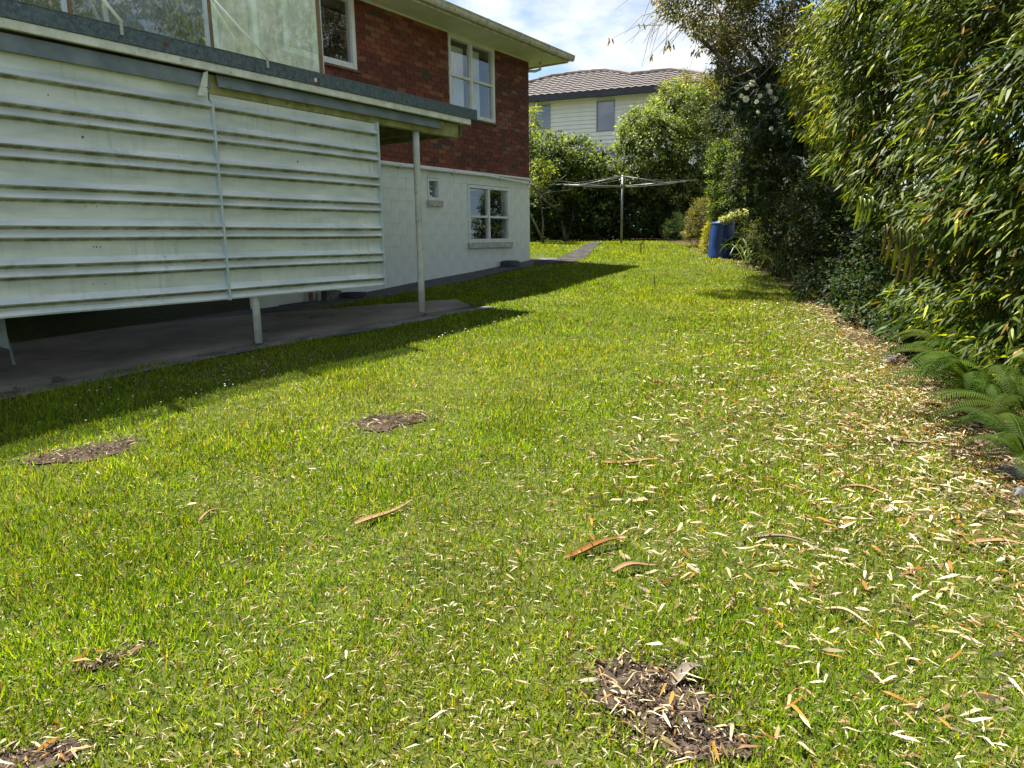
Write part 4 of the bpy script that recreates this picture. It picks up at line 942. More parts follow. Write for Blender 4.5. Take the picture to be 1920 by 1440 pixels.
# ------------------------------------------------------------------ plants
def shell_clumps(r, ells, dens, lower=.35):
    """clump centres over the surfaces of a union of ellipsoids (c, radii)"""
    out = []; nrm = []
    for (c, R) in ells:
        n = int(dens * (R[0] * R[2] + R[1] * R[2] + R[0] * R[1]) * 4); u = r.normal(0, 1, (n, 3)); u /= np.linalg.norm(u, axis=1, keepdims=True)
        keep = (u[:, 2] > -lower) | (r.random(n) < .45); u = u[keep]; rad = r.uniform(.72, 1.06, (len(u), 1)); p = c + u * R * rad
        ins = np.zeros(len(p), bool)
        for (c2, R2) in ells:
            if c2 is not c: ins |= ((((p - c2) / R2) ** 2).sum(1) < .45)
        out.append(p[~ins]); nrm.append(u[~ins])
    return np.concatenate(out), np.concatenate(nrm)
def crown(name, parent, ells, dens, per, crad, size, T, pal, wts, mat, seed, droop=.3, out=.6, lower=.35, inner=True, sweep=None, flat=.8, clumpvar=.22, ridx=None):
    r = np.random.default_rng(seed); ells = [(np.asarray(c, float), np.asarray(R, float)) for c, R in ells]
    cc, nn = shell_clumps(r, ells, dens, lower)
    k = len(cc); idx = np.repeat(np.arange(k), per); n = len(idx)
    off = r.normal(0, 1, (n, 3)); off /= np.linalg.norm(off, axis=1, keepdims=True); off *= (r.random((n, 1)) ** .5) * crad * r.uniform(.6, 1.3, (k, 1))[idx]; off[:, 2] *= .75
    pos = cc[idx] + off
    d = off / crad * .9 + nn[idx] * out + r.normal(0, .5, (n, 3)) - np.array([0, 0, droop])
    if sweep is not None: d = d * .55 + np.asarray(sweep)
    up = nn[idx] * .5 + np.array([0, 0, flat]) + r.normal(0, .45, (n, 3))
    col = pick_cols(r, pal, wts, n, .16) * (1 + r.normal(0, clumpvar, (k, 1)))[idx].clip(.5, 1.6)
    sz = r.uniform(size[0], size[1], n)
    V, Fs, kk = leaf_arrays(T, pos, d, up, sz)
    Vs, Cs = [V], [np.repeat(col, kk, 0)]; Fl = [[f] for f in Fs]; b = len(V)
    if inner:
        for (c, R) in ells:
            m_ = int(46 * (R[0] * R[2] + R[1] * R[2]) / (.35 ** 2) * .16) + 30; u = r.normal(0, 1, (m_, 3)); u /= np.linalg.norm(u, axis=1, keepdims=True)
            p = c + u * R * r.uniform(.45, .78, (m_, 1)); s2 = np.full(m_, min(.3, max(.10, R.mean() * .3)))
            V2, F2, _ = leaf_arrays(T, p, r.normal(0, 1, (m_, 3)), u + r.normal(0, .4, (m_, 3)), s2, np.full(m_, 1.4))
            Vs.append(V2); Cs.append(np.tile(np.array(pal[0]) * .8, (len(V2), 1)))  # inner leaves coloured darker, standing for self-shadow inside the crown
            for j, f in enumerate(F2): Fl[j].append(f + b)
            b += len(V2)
    V = np.concatenate(Vs)
    return mk(name, V, [np.concatenate(f) for f in Fl], mat, parent, col=np.concatenate(Cs))
def E(px, py, rx, ry, dep, rd=None, k=1.0):
    c = at(px, py, dep); s = dep / F_PX
    return (c, np.array([rx * s, (rd if rd else rx * s), ry * s]))
def wood(parent, base, tops, r0_, seed, mat=None, name='trunk'):
    r = random.Random(seed); m = MB(); base = np.asarray(base, float)
    for t in tops:
        t = np.asarray(t, float); n = 7; pts = []; 
        for i in range(n):
            u = i / (n - 1); w = math.sin(u * math.pi) * .12 * np.linalg.norm(t - base) / 2
            pts.append(base + (t - base) * np.array([u ** 1.4, u ** 1.4, u]) + np.array([r.uniform(-w, w), r.uniform(-w, w), 0]))
        m.tube(pts, [r0_ * (1 - .78 * i / (n - 1)) for i in range(n)], 7)
    return m.build(name, mat or M['bark'], parent, smooth=True)
def on_ground(x, y): return np.array([x, y, float(gz(x, y))])
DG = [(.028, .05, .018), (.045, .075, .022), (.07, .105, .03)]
LG = [(.065, .105, .018), (.12, .17, .032), (.21, .26, .06), (.30, .32, .12)]

def plant(name, label, cat, base, group=None):
    return empty(name, base, label, cat, group)
# --- back hedge, left to right
p = plant('flowering_shrub', 'tangled shrub with purple flowers right of the brick house corner', 'shrub', on_ground(1.6, 20.4))
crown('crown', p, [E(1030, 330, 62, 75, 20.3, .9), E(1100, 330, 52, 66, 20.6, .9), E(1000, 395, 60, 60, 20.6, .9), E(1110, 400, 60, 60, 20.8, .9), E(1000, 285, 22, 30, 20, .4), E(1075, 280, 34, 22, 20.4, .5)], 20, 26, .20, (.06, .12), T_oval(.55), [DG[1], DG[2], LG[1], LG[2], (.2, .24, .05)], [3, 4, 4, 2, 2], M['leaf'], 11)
wood(p, on_ground(1.6, 20.6), [at(1030, 330, 20.4), at(1100, 330, 20.6), at(1000, 360, 20.5)], .05, 4, name='stem')
fr = random.Random(5)
for (px, py) in [(1012, 278), (1030, 276), (1085, 262), (1090, 272), (1097, 258), (1105, 282), (1120, 278), (1127, 281), (1138, 284), (1146, 283), (1145, 316), (1122, 284), (1045, 262), (1150, 290)]:
    c = at(px, py, 19.35 + fr.uniform(0, .15)); n = 6; m = MB()
    for k in range(n):
        a = k / n * 6.283; e = np.array([math.cos(a), 0, math.sin(a)]); f_ = np.array([math.cos(a + .5), -.3, math.sin(a + .5)]); g2 = np.array([math.cos(a - .5), -.3, math.sin(a - .5)])
        m.add([c, c + g2 * .03, c + e * .055 + np.array([0, -.02, 0]), c + f_ * .03], [(0, 1, 2, 3)])
    m.build('flower', M['purple'], p)
p2 = plant('bare_branch', 'leafless grey twiggy branches reaching from behind the house corner', 'branch', on_ground(.9, 19.2))
m = MB(); rb = random.Random(9)
for k in range(12):
    a = at(988, rb.uniform(330, 400), 18.6); b = at(rb.uniform(1025, 1085), rb.uniform(325, 405), 18.8); mid = (a + b) / 2 + np.array([0, 0, rb.uniform(-.18, .12)])
    m.tube([a, mid, b], [.012, .008, .004], 5)
m.tube([on_ground(.9, 19.2), at(992, 395, 18.7), at(988, 350, 18.6)], [.03, .025, .015], 6); m.build('twig', M['twig'], p2, smooth=True)
p = plant('yellow_green_sapling', 'yellow-green leafy sapling peeking past the house corner', 'sapling', on_ground(.85, 18.6))
crown('crown', p, [E(996, 215, 12, 20, 18.6, .25), E(1000, 245, 8, 20, 18.6, .2), E(1012, 320, 26, 16, 18.8, .4), E(998, 350, 20, 14, 18.8, .3)], 26, 16, .13, (.06, .12), T_oval(.5), [LG[1], LG[2], (.24, .27, .04)], [2, 3, 4], M['leaf'], 12, inner=False)
wood(p, on_ground(.85, 18.9), [at(996, 215, 18.6)], .02, 7, name='stem')
p = plant('broadleaf_tree', 'large pale green bushy tree with fluffy tips behind the clothesline', 'tree', on_ground(5.0, 21.2))
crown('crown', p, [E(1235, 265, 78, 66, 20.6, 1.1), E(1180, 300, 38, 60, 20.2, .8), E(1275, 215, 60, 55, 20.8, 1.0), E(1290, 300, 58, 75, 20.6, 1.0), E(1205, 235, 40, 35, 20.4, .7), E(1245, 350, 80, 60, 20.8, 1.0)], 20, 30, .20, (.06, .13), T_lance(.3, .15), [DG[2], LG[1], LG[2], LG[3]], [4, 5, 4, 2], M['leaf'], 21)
wood(p, on_ground(5.0, 21.2), [at(1200, 280, 20.6), at(1275, 230, 20.8), at(1240, 240, 20.7)], .09, 5)
p = plant('olive_green_tree', 'yellowish olive tree standing behind the pale green one', 'tree', on_ground(6.4, 21.8))
crown('crown', p, [E(1300, 200, 46, 60, 21.4, .8), E(1330, 240, 50, 80, 21.2, .8), E(1340, 175, 30, 34, 21.2, .6), E(1265, 185, 40, 34, 21.4, .6)], 18, 28, .2, (.07, .13), T_lance(.22, .2), [(.09, .10, .03), (.15, .15, .04), (.22, .2, .06), (.2, .1, .05)], [4, 4, 3, 1], M['leaf'], 22)
wood(p, on_ground(6.4, 21.8), [at(1310, 210, 21.4), at(1340, 220, 21.3)], .08, 6)
p = plant('dark_hedge', 'deep green hedge in shade along the back of the lawn', 'hedge', on_ground(3.5, 21.0))
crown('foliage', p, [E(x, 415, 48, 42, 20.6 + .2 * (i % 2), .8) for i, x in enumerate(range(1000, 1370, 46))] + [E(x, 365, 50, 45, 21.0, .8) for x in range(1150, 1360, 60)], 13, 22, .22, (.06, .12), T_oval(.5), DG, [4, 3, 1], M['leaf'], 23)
wood(p, on_ground(2.6, 20.9), [at(1060, 380, 20.9), at(1120, 380, 20.9)], .05, 8, name='stem'); wood(p, on_ground(5.6, 20.9), [at(1280, 380, 20.9), at(1330, 360, 20.9)], .05, 9, name='stem')
p = plant('back_boundary_hedge', 'solid dark hedge on the boundary behind all the back garden shrubs', 'hedge', on_ground(4.0, 23.5))
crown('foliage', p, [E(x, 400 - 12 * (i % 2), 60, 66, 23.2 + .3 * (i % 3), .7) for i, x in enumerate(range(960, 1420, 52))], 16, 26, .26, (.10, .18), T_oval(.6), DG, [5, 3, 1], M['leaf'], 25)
wood(p, on_ground(4.0, 23.5), [at(1100, 400, 23.3), at(1250, 400, 23.3)], .06, 19, name='stem')
p = plant('low_dark_shrub', 'small feathery dark green shrub in the shade left of the yellow ones', 'shrub', on_ground(4.6, 19.0))
crown('crown', p, [E(1268, 430, 24, 28, 19.0, .4)], 60, 22, .09, (.04, .08), T_lance(.1, .1), [DG[1], DG[2]], [2, 1], M['leaf'], 24, droop=-.2)
# --- plants beside the drum
p = plant('bronze_conifer', 'loose yellow-brown conifer shrub behind the drum', 'shrub', on_ground(4.7, 17.4))
crown('crown', p, [E(1312, 415, 24, 40, 17.2, .35), E(1300, 440, 18, 22, 17.2, .3), E(1322, 395, 14, 24, 17.2, .25)], 80, 26, .09, (.03, .065), T_lance(.18, .1), [(.11, .11, .035), (.18, .16, .05), (.26, .22, .08), (.08, .09, .03)], [3, 4, 2, 2], M['leaf'], 31, droop=-.5)
wood(p, on_ground(4.7, 17.4), [at(1312, 400, 17.2)], .02, 2, name='stem')
p = plant('golden_shrub', 'small golden yellow shrub tucked left of the drum', 'shrub', on_ground(4.75, 16.4))
crown('crown', p, [E(1328, 445, 11, 25, 15.9, .18), E(1322, 462, 8, 12, 15.9, .15)], 260, 30, .05, (.02, .045), T_lance(.2, .1), [(.32, .31, .03), (.4, .37, .05), (.22, .24, .03)], [3, 3, 2], M['leaf'], 32, droop=-.7)
p = plant('upright_green_shrub', 'tall upright glossy green shrub right behind the drum', 'shrub', on_ground(4.95, 16.0))
crown('crown', p, [E(1357, 345, 28, 60, 15.8, .4), E(1350, 292, 18, 28, 15.8, .3), E(1375, 385, 32, 40, 15.6, .4), E(1347, 400, 22, 26, 15.8, .3), E(1392, 330, 22, 50, 15.8, .4)], 55, 26, .11, (.035, .075), T_oval(.55), [(.06, .10, .015), (.10, .15, .022), (.19, .24, .045)], [4, 4, 2], M['leaf'], 33)
wood(p, on_ground(4.95, 16.0), [at(1352, 300, 15.8), at(1380, 350, 15.7)], .035, 3, name='stem')
p = plant('pale_sprig', 'pale creamy green leafy sprig arching over the blue drum', 'sprig', on_ground(5.1, 15.6))
crown('leaves', p, [E(1362, 412, 10, 5, 14.7, .1), E(1378, 406, 10, 5, 14.7, .1), E(1390, 400, 9, 5, 14.7, .1)], 700, 12, .05, (.03, .06), T_oval(.6), [(.33, .36, .16), (.42, .42, .22)], [1, 1], M['leaf'], 34, inner=False)
m = MB(); m.tube([on_ground(5.2, 15.4), at(1410, 440, 14.9), at(1395, 400, 14.7), at(1360, 412, 14.7)], [.012, .01, .007, .004], 6); m.build('stem', M['twig'], p, smooth=True)
# --- strappy clump

p = plant('strap_leaf_clump', 'clump of arching strap leaves at the bed edge right of the drum', 'plant', gnd(1440, 520))
r_ = np.random.default_rng(44)
def strap(base, az, ln, w, rise, seg=7, twist=0):
    pts = []; 
    for i in range(seg):
        u = i / (seg - 1); o_ = ln * u; pts.append(base + np.array([math.cos(az) * o_ * .75, math.sin(az) * o_ * .75, rise * ln * (1.6 * u - 1.35 * u * u)]))
    sd = np.array([-math.sin(az), math.cos(az), 0]); V = []
    for i, q in enumerate(pts):
        u = i / (seg - 1); ww = w * (1 - .15 * u) * (1 if u < .6 else max(.04, (1 - u) / .4)); V += [q - sd * ww / 2 + ZZ * .15 * ww, q, q + sd * ww / 2 + ZZ * .15 * ww]
    Fq = []
    for i in range(seg - 1):
        for j in (0, 1): Fq.append((3 * i + j, 3 * i + j + 1, 3 * i + j + 4, 3 * i + j + 3))
    return np.array(V), np.array(Fq)
def strap_plant(p, centres, n, ln, w, rise, pal, name='leaf', mat=None, azr=(0, 6.283)):
    for k in range(n):
        c = centres[k % len(centres)] + np.array([r_.normal(0, .08), r_.normal(0, .08), 0]); V, Fq = strap(c, r_.uniform(*azr), r_.uniform(*ln), r_.uniform(*w), r_.uniform(*rise))
        cc = np.array(pal[r_.integers(len(pal))]) * r_.uniform(.8, 1.2); mk(name, V, Fq, mat or M['gloss_leaf'], p, col=np.tile(cc, (len(V), 1)), smooth=True)
cs = [gnd(x, y) for x, y in [(1395, 497), (1420, 503), (1445, 512), (1470, 522), (1490, 530)]]
cs = [c + np.array([.12, .05, 0]) for c in cs]
strap_plant(p, cs, 85, (.5, .95), (.022, .035), (.8, 1.3), [(.10, .15, .03), (.15, .19, .045), (.06, .10, .025), (.22, .24, .09)])
p = plant('rusty_fringe_shrub', 'low fringe of bronze-green leaves between drum and strap leaves', 'shrub', gnd(1400, 500))
crown('crown', p, [E(1402, 450, 28, 34, 14.9, .4), E(1430, 450, 30, 40, 14.4, .4), E(1465, 430, 30, 40, 13.9, .4)], 40, 22, .11, (.03, .07), T_lance(.16, .2), [(.06, .07, .02), (.12, .11, .035), (.09, .12, .03)], [3, 2, 2], M['leaf'], 45)

# --- dark mixed tree with climbing rose
p = plant('dark_shrub_tree', 'big dark leafy tree on the right with the white rose over it', 'tree', on_ground(5.2, 11.6))
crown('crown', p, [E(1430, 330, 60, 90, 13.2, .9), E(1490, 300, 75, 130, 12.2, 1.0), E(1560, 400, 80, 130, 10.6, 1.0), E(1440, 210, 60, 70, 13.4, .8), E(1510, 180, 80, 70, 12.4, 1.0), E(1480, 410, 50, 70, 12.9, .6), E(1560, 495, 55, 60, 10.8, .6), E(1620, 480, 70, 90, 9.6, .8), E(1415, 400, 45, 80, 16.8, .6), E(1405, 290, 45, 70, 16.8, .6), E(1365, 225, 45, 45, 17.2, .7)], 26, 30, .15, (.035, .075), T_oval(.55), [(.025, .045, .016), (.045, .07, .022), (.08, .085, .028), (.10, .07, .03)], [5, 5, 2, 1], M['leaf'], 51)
crown('understorey', p, [E(1400, 470, 45, 26, 14.8, .4), E(1450, 480, 45, 40, 13.6, .4), E(1500, 500, 45, 50, 12.2, .4), E(1380, 440, 30, 50, 15.6, .4)], 40, 26, .12, (.04, .08), T_oval(.5), [(.025, .045, .012), (.04, .065, .015)], [3, 1], M['leaf'], 54)
wood(p, on_ground(5.0, 11.4), [at(1480, 330, 12.4), at(1440, 230, 13.2), at(1540, 300, 11.6), at(1580, 400, 10.6)], .09, 12)
p = plant('climbing_rose', 'climbing rose with white blooms hanging over the dark tree', 'rose', on_ground(5.6, 12.8))
crown('foliage', p, [E(1400, 190, 50, 44, 12.6, .6), E(1450, 215, 50, 50, 12.0, .6), E(1420, 160, 44, 30, 12.6, .5), E(1500, 240, 44, 44, 11.4, .5)], 36, 24, .13, (.04, .075), T_oval(.6), [(.03, .06, .03), (.045, .085, .035), (.09, .13, .07)], [4, 4, 2], M['gloss_leaf'], 52)
wood(p, on_ground(5.6, 12.6), [at(1400, 200, 12.6), at(1460, 220, 12.0)], .025, 15, name='stem')
fr = random.Random(8)
for k, (px, py, rr) in enumerate([(1398, 186, 9), (1390, 180, 6), (1410, 156, 9), (1400, 164, 7), (1425, 180, 6), (1418, 191, 6), (1440, 162, 8), (1444, 172, 7), (1449, 190, 8), (1455, 186, 7), (1447, 181, 6), (1457, 208, 8), (1494, 214, 7), (1446, 241, 6), (1452, 248, 7), (1372, 212, 5), (1421, 210, 5), (1540, 270, 8)]):
    dep = 11.35 + .5 * fr.random() if px < 1470 else 10.4
    c = at(px, py, dep); R1 = rr * dep / F_PX * .72; m = MB()
    for lay, (nn_, rad, tilt) in enumerate(((6, 1.0, .15), (5, .72, .55), (4, .42, 1.0))):
        for i in range(nn_):
            a = i / nn_ * 6.283 + lay * .5; hw = .62
            def pp(t_, rr_, up_): return c + R1 * np.array([math.cos(t_) * rr_, -up_ * .9 - .1, math.sin(t_) * rr_])
            m.add([pp(a, .08, 0), pp(a - hw, rad * .7, tilt * .4), pp(a - hw * .45, rad, tilt * .9), pp(a + hw * .45, rad, tilt * .9), pp(a + hw, rad * .7, tilt * .4)], [(0, 1, 2, 3, 4)])
    m.build('bloom', M['petal'], p)

# --- tall tree overhead with hanging twigs
p = plant('overhanging_tree', 'tall lichen-grey tree overhanging the lawn top right, bare twigs hanging', 'tree', on_ground(6.4, 13.2))
crown('crown', p, [E(1440, 40, 85, 60, 12.6, 1.2), E(1350, 20, 60, 45, 12.2, .9), E(1400, 100, 60, 50, 12.6, .8), E(1490, 120, 60, 60, 12.4, .9), E(1320, -20, 80, 50, 12, 1.0), E(1500, -10, 120, 90, 12.4, 1.4), E(1340, 75, 22, 22, 12.2, .3), E(1435, -150, 160, 110, 12.6, 1.6), E(1560, 50, 70, 90, 12.6, .9), E(1455, 95, 60, 60, 13.0, .8), E(1320, -95, 70, 40, 10.6, .6), E(1420, -85, 70, 45, 10.4, .6), E(1160, -130, 60, 36, 10.7, .6), E(1235, -110, 60, 36, 10.4, .6), E(1300, -90, 60, 36, 10.2, .6), E(1230, -170, 70, 40, 11.2, .7), E(1380, 130, 40, 50, 12.8, .6), E(1420, 60, 70, 70, 13.2, .8)], 30, 26, .2, (.04, .09), T_oval(.42), [(.07, .09, .035), (.12, .13, .05), (.2, .19, .09), (.24, .22, .15), (.16, .09, .05)], [4, 5, 3, 2, 1], M['leaf'], 61, lower=.8, inner=False, clumpvar=.3)
wood(p, on_ground(6.4, 13.2), [at(1400, 60, 12.4), at(1340, 10, 12.2), at(1480, 60, 12.5), at(1440, 120, 12.5), at(1300, 60, 12.2)], .12, 18, M['bark'])
m = MB(); rb = random.Random(21); lp, ld, lc = [], [], []
for k in range(60):
    a = at(rb.uniform(1225, 1400), rb.uniform(-70, 50), 12.1 + rb.uniform(-.3, .3)); b = a + np.array([-rb.uniform(.15, .95), rb.uniform(-.2, .2), -rb.uniform(.15, .85)])
    if k % 3 == 0: b = a + np.array([rb.uniform(-.35, .05), 0, rb.uniform(-.9, -.4)])
    mid = (a + b) / 2 + np.array([0, 0, rb.uniform(.02, .15)]); m.tube([a, mid, b], [.008, .005, .002], 4)
    if k % 4 == 0:
        for q in range(3): lp.append(b + np.array([rb.uniform(-.05, .05), 0, rb.uniform(-.02, .04)])); ld.append([rb.uniform(-.5, .5), rb.uniform(-.3, .3), -1]); lc.append(rb.choice([(.32, .17, .12), (.14, .13, .06), (.2, .2, .06)]))
m.build('hanging_twig', M['twig'], p, smooth=True)
leaves('hanging_leaf', T_lance(.28, .1), np.array(lp), np.array(ld), np.tile([0, -1., .2], (len(lp), 1)), np.full(len(lp), .11), np.array(lc), M['leaf'], p)
m = MB()
for k in range(60):
    a = at(rb.uniform(1380, 1530), rb.uniform(20, 170), 11.5 + rb.uniform(-.2, .5)); b = a + np.array([rb.uniform(-.5, .1), rb.uniform(-.3, .1), rb.uniform(-.45, .15)]); m.tube([a, (a + b) / 2 + np.array([0, 0, rb.uniform(-.05, .1)]), b], [.012, .009, .004], 5)
m.build('lichen_branch', M['twig'], p, smooth=True)

# --- bamboo, from far to near
BAM = [(.03, .055, .006), (.06, .09, .007), (.13, .165, .010), (.26, .275, .014), (.28, .16, .03)]
def bamboo(label, ells, base, dens, per, size, seed, tops, wts=(7, 6, 3, 1.6, .35), sweep=(-.55, -.15, -.55), crad=.2, solo=0):
    p = plant('bamboo_clump', label, 'bamboo', base, 'bamboo clumps along the right side')
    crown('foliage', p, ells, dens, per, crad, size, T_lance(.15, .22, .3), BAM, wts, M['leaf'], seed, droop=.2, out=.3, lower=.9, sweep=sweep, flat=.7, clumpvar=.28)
    r = random.Random(seed)
    for t in tops:
        b = np.array(base) + np.array([r.uniform(-.25, .35), r.uniform(-.35, .35), 0]); b[2] = gz(b[0], b[1]); m = MB(); n = 12; pts = []; rd = []
        for i in range(n):
            u = i / (n - 1); pts.append(b + (np.asarray(t) - b) * np.array([u ** 2, u ** 2, u ** .95])); rd.append(.017 * (1 - .7 * u))
        m.tube(pts, rd, 7)
        for i in range(1, n - 1): m.tube([pts[i] - ZZ * .006, pts[i] + ZZ * .006], rd[i] * 1.2, 7)
        m.build('culm', M['culm'], p, smooth=True)
    if solo:
        rr = np.random.default_rng(seed + 1); cc, nn_ = shell_clumps(rr, [(np.asarray(c, float), np.asarray(R, float)) for c, R in ells], 60, .9)
        pr = np.array([proj(c) for c in cc]); near = (nn_ @ np.array([-.5, -.8, .1])) > .25
        ok = np.where(near & (pr[:, 0] > 1480) & (pr[:, 0] < 1915) & (pr[:, 1] > 5) & (pr[:, 1] < 640))[0]; ok = rr.choice(ok, min(solo, len(ok)), replace=False)
        T0 = T_lance(.15, .22, .3)
        for i in ok:
            dd_ = np.array(sweep) + rr.normal(0, .3, 3); sz = rr.uniform(size[0] * 1.1, size[1] * 1.25)
            V, Fs, _ = leaf_arrays(T0, cc[i:i + 1], dd_[None], (nn_[i:i + 1] * .4 + ZZ + rr.normal(0, .4, 3)), np.array([sz]))
            mk('leaf', V, Fs, M['leaf'], p, col=np.repeat(pick_cols(rr, BAM, (4, 6, 5, 3.5, .6), 1), len(V), 0))
    return p
bamboo('farthest bamboo clump, bright yellow-green tips beside the white rose', [E(1590, 160, 75, 130, 9.6, .8), E(1530, 110, 50, 70, 9.8, .5), E(1570, 210, 45, 45, 9.2, .4), E(1640, 60, 110, 110, 9.4, 1.0)], on_ground(5.2, 9.4), 24, 26, (.09, .16), 71, [at(1560, 60, 9.6), at(1600, -60, 9.6), at(1640, 100, 9.4), at(1620, 0, 9.3)], wts=(3, 4, 6, 7, .5))  # leaf colours weighted to yellow to paint in the sunlit look
bamboo('middle bamboo clump drooping over the dark gap in the bed', [E(1700, 170, 120, 150, 7.0, .8), E(1640, 280, 60, 70, 7.2, .5), E(1740, 330, 110, 110, 6.6, .6), E(1700, 20, 140, 120, 7.0, .9), E(1790, 420, 90, 80, 6.2, .5)], on_ground(4.6, 6.9), 34, 26, (.09, .16), 72, [at(1700, 40, 7), at(1640, 100, 7), at(1760, -60, 6.8), at(1720, 200, 6.8)], solo=120)
bamboo('nearest bamboo clump with the largest leaves at the right edge', [E(1880, 180, 110, 200, 5.0, .6), E(1830, 380, 80, 90, 4.9, .4), E(1930, 430, 110, 120, 4.6, .5), E(1900, -60, 160, 150, 5.0, .7), E(1980, 250, 120, 250, 4.4, .5)], on_ground(3.9, 4.7), 46, 24, (.09, .16), 73, [at(1880, 0, 5), at(1860, 120, 5), at(1950, -80, 4.8), at(1910, 300, 4.7)], solo=160, sweep=(-.6, -.2, -.4))
bamboo('low drooping bamboo sprays hanging among the ferns at the right', [E(1890, 600, 90, 90, 4.4, .35), E(1800, 590, 70, 60, 5.1, .3), E(1940, 740, 60, 80, 4.0, .25), E(1860, 700, 50, 50, 4.6, .2), E(1740, 560, 60, 50, 5.6, .3)], on_ground(4.0, 4.9), 34, 20, (.07, .13), 75, [at(1890, 560, 4.5), at(1800, 560, 5.1)], sweep=(-.6, -.25, -.3), crad=.16)
bamboo('tall bamboo rising out of the top of the picture at the right', [((5.8, 4.9, 6.6), (1.1, 2.2, 1.4)), ((5.6, 3.4, 4.6), (1.1, 1.3, 1.8)), ((5.9, 6.2, 5.2), (1.2, 1.5, 1.8)), ((5.2, 4.6, 3.6), (.8, 1.2, 1.2)), ((6.4, 9.0, 5.4), (1.2, 1.5, 1.6)), ((5.4, 1.2, 4.0), (1.0, 1.3, 2.0))], on_ground(5.4, 4.2), 13, 28, (.12, .2), 74, [(5.6, 3.4, 6), (5.9, 6.0, 6.5), (5.4, 2.0, 5.6), (6.2, 8, 6.4)], crad=.3)
# broad drooping leaves below the bamboo
p = plant('canna_clump', 'drooping broad yellow-green leaves hanging under the middle bamboo', 'plant', gnd(1700, 640))
rr = np.random.default_rng(5)
for (px, py, ln, w, c) in [(1612, 368, .28, .035, (.18, .22, .02)), (1620, 372, .25, .028, (.12, .16, .02)), (1635, 368, .23, .028, (.14, .18, .03)), (1628, 372, .2, .025, (.09, .14, .02)),
        (1672, 425, .30, .04, (.08, .075, .010)), (1685, 430, .36, .045, (.08, .09, .010)), (1698, 432, .33, .038, (.055, .075, .010)), (1708, 430, .44, .04, (.07, .085, .010)), (1718, 432, .40, .038, (.06, .08, .010)), (1692, 440, .46, .028, (.10, .08, .03)), (1728, 440, .24, .035, (.05, .07, .010)), (1748, 462, .24, .04, (.09, .075, .010)), (1758, 470, .26, .04, (.08, .08, .010)), (1662, 420, .28, .025, (.09, .06, .02)), (1714, 440, .56, .024, (.13, .08, .05))]:
    b = at(px, py, 5.7 if px > 1650 else 6.2); seg = 7; V = []
    for i in range(seg):
        u = i / (seg - 1); ww = w * math.sin(math.pi * min(.97, .15 + .8 * u)) ; q = b + np.array([-.03 * math.sin(u * 2), -.05 * math.sin(u * 3.1), .05 * math.sin(u * 3.14) * (1 - u) - ln * u])
        V += [q + np.array([-ww / 2, .0, 0]), q + np.array([0, .012, 0]), q + np.array([ww / 2, 0, 0])]
    Fq = [(3 * i + j, 3 * i + j + 1, 3 * i + j + 4, 3 * i + j + 3) for i in range(seg - 1) for j in (0, 1)]
    mk('leaf', np.array(V), np.array(Fq), M['gloss_leaf'], p, col=np.tile(c, (len(V), 1)), smooth=True)
m = MB()
for t in [(1625, 365, 6.2), (1690, 428, 5.7), (1712, 430, 5.7), (1752, 462, 5.7)]: m.tube([gnd(1700, 640) + np.array([.3, .4, 0]), (gnd(1700, 640) + at(*t)) / 2 + np.array([.35, .25, .3]), at(*t)], [.02, .015, .008], 7)
m.build('stem', M['culm'], p, smooth=True)
# dark understorey filling the bed
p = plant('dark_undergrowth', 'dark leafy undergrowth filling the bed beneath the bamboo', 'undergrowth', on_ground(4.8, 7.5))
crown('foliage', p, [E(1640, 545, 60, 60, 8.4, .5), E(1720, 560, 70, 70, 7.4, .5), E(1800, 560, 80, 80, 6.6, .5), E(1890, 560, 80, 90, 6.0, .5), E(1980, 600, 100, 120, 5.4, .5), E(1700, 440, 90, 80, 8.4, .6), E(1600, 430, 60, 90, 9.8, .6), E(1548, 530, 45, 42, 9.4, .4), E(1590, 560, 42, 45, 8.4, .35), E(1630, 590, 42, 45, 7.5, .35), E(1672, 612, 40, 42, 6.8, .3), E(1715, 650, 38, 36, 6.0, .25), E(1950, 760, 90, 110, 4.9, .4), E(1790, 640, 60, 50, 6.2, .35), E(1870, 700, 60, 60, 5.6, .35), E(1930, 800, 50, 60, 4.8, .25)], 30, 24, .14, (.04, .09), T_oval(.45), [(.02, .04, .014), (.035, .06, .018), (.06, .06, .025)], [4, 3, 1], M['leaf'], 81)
wood(p, on_ground(4.9, 8.0), [at(1680, 500, 8.0), at(1740, 480, 7.6)], .03, 31, name='stem')
p = plant('broadleaf_herb', 'pale green broad pointed leaves low in the bed left of the ferns', 'plant', gnd(1690, 650))
hr = np.random.default_rng(17); n = 46; c0 = gnd(1700, 650)
hp = np.array([at(x, y, dp) for x, y, dp in zip(hr.uniform(1655, 1740, n), hr.uniform(525, 640, n), hr.uniform(6.0, 6.5, n))])
for i in range(n):
    dd_ = np.array([hr.uniform(-1, .3), hr.uniform(-.8, .1), hr.uniform(-.6, .2)]); V, Fs, _ = leaf_arrays(T_oval(.34, .3), hp[i:i + 1], dd_[None], np.array([[0, -.3, 1.]]) + hr.normal(0, .25, 3), np.array([hr.uniform(.12, .2)]))
    mk('leaf', V, Fs, M['leaf'], p, col=np.tile(np.array([(.04, .075, .015), (.07, .115, .02), (.03, .06, .016)][hr.integers(3)]), (len(V), 1)), smooth=False)
m = MB()
for i in range(0, n, 3): m.tube([c0 + np.array([.25, .2, 0]), (c0 + hp[i]) / 2 + np.array([.15, .1, .1]), hp[i]], [.006, .005, .003], 5)
m.build('stem', M['culm'], p, smooth=True)

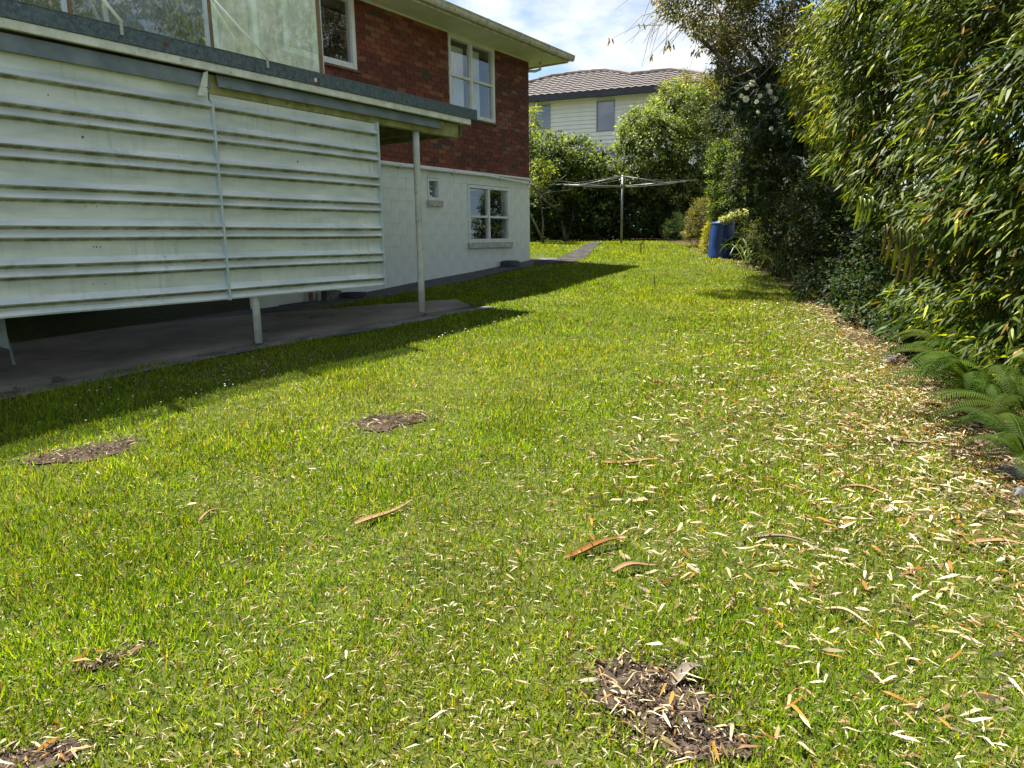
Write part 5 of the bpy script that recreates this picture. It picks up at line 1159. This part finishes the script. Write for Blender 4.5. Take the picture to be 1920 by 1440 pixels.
# --- ferns
def fern(base, label, n, ln, seed, azc=math.pi * 1.1, azw=2.2, col=(.04, .072, .009)):
    p = plant('fern', label, 'fern', base, 'ferns along the right-hand bed'); r = np.random.default_rng(seed)
    for k in range(n):
        az = azc + r.uniform(-azw, azw); L_ = ln * r.uniform(.8, 1.3); seg = 26; rise = r.uniform(.5, 1.1); P_ = []
        for i in range(seg):
            u = i / (seg - 1); P_.append(base + np.array([math.cos(az) * L_ * u * .85, math.sin(az) * L_ * u * .85, L_ * rise * (1.5 * u - 1.35 * u * u) + .05]))
        P_ = np.array(P_); tg = np.gradient(P_, axis=0); tg /= np.linalg.norm(tg, axis=1, keepdims=True)
        sd = np.cross(tg, ZZ); sd /= np.linalg.norm(sd, axis=1, keepdims=True); up = np.cross(sd, tg)
        pos, dd_, sz = [], [], []
        for i in range(2, seg):
            u = i / (seg - 1); w = L_ * .115 * math.sin(math.pi * min(1, .12 + u * .88)) ** .8 + .004
            for sg in (-1, 1):
                for h_ in (0, .5):
                    q = P_[i] + (P_[min(i + 1, seg - 1)] - P_[i]) * h_; pos.append(q); dd_.append(sd[i] * sg + tg[i] * .45 - up[i] * .18); sz.append(w)
        V, Fs, kk = leaf_arrays(T_lance(.095, .2, .2), np.array(pos), np.array(dd_), np.repeat(up[2:], 4, 0), np.array(sz))
        # midrib
        mb = MB(); mb.tube(list(P_[::3]), list(np.linspace(.004, .0012, len(P_[::3]))), 4, caps=False); mv = np.array(mb.v); mf = np.array(mb.f)
        cc = np.array(col) * r.uniform(.7, 1.5) * np.array([r.uniform(.8, 1.4), 1, 1])
        Fs = [Fs[0], np.concatenate([Fs[1], mf + len(V)])]; V = np.concatenate([V, mv])
        mk('frond', V, Fs, M['frond'], p, col=np.tile(cc, (len(V), 1)), origin=base)
fs = [((1885, 930), 'fern nearest the camera, fronds over the grey stone', 14, .42, 25), ((1770, 745), 'fern with its fronds over the rusty sheath', 18, .5, 26), ((1725, 690), 'low fern at the bed edge beside the two stones', 18, .46, 21), ((1860, 790), 'fern leaning out from the right between the largest ones', 22, .6, 22), ((1905, 690), 'dark fern at the right edge halfway up the row', 20, .6, 23), ((1820, 620), 'small shaded fern under the bamboo tips', 18, .5, 24), ((1800, 800), 'fern with long fronds arching onto the leaf litter, lowest on the right', 20, .62, 4), ((1890, 860), 'fern cut by the right edge, lowest fronds dark', 18, .58, 5), ((1790, 690), 'fern in the middle of the row above the litter', 18, .60, 6), ((1870, 720), 'fern behind the lowest two near the right edge', 18, .62, 7), ((1740, 620), 'farthest fern beside the broad pointed leaves', 14, .55, 8), ((1900, 620), 'highest fern at the right edge below the bamboo', 16, .7, 9)]
for (q, lab, n, ln, sd) in fs:
    b = gnd(*q) + np.array([.16, .10, 0]); b[2] = gz(b[0], b[1]) + (.12 if q[1] < 760 else .05); fern(b, lab, n, ln, sd)
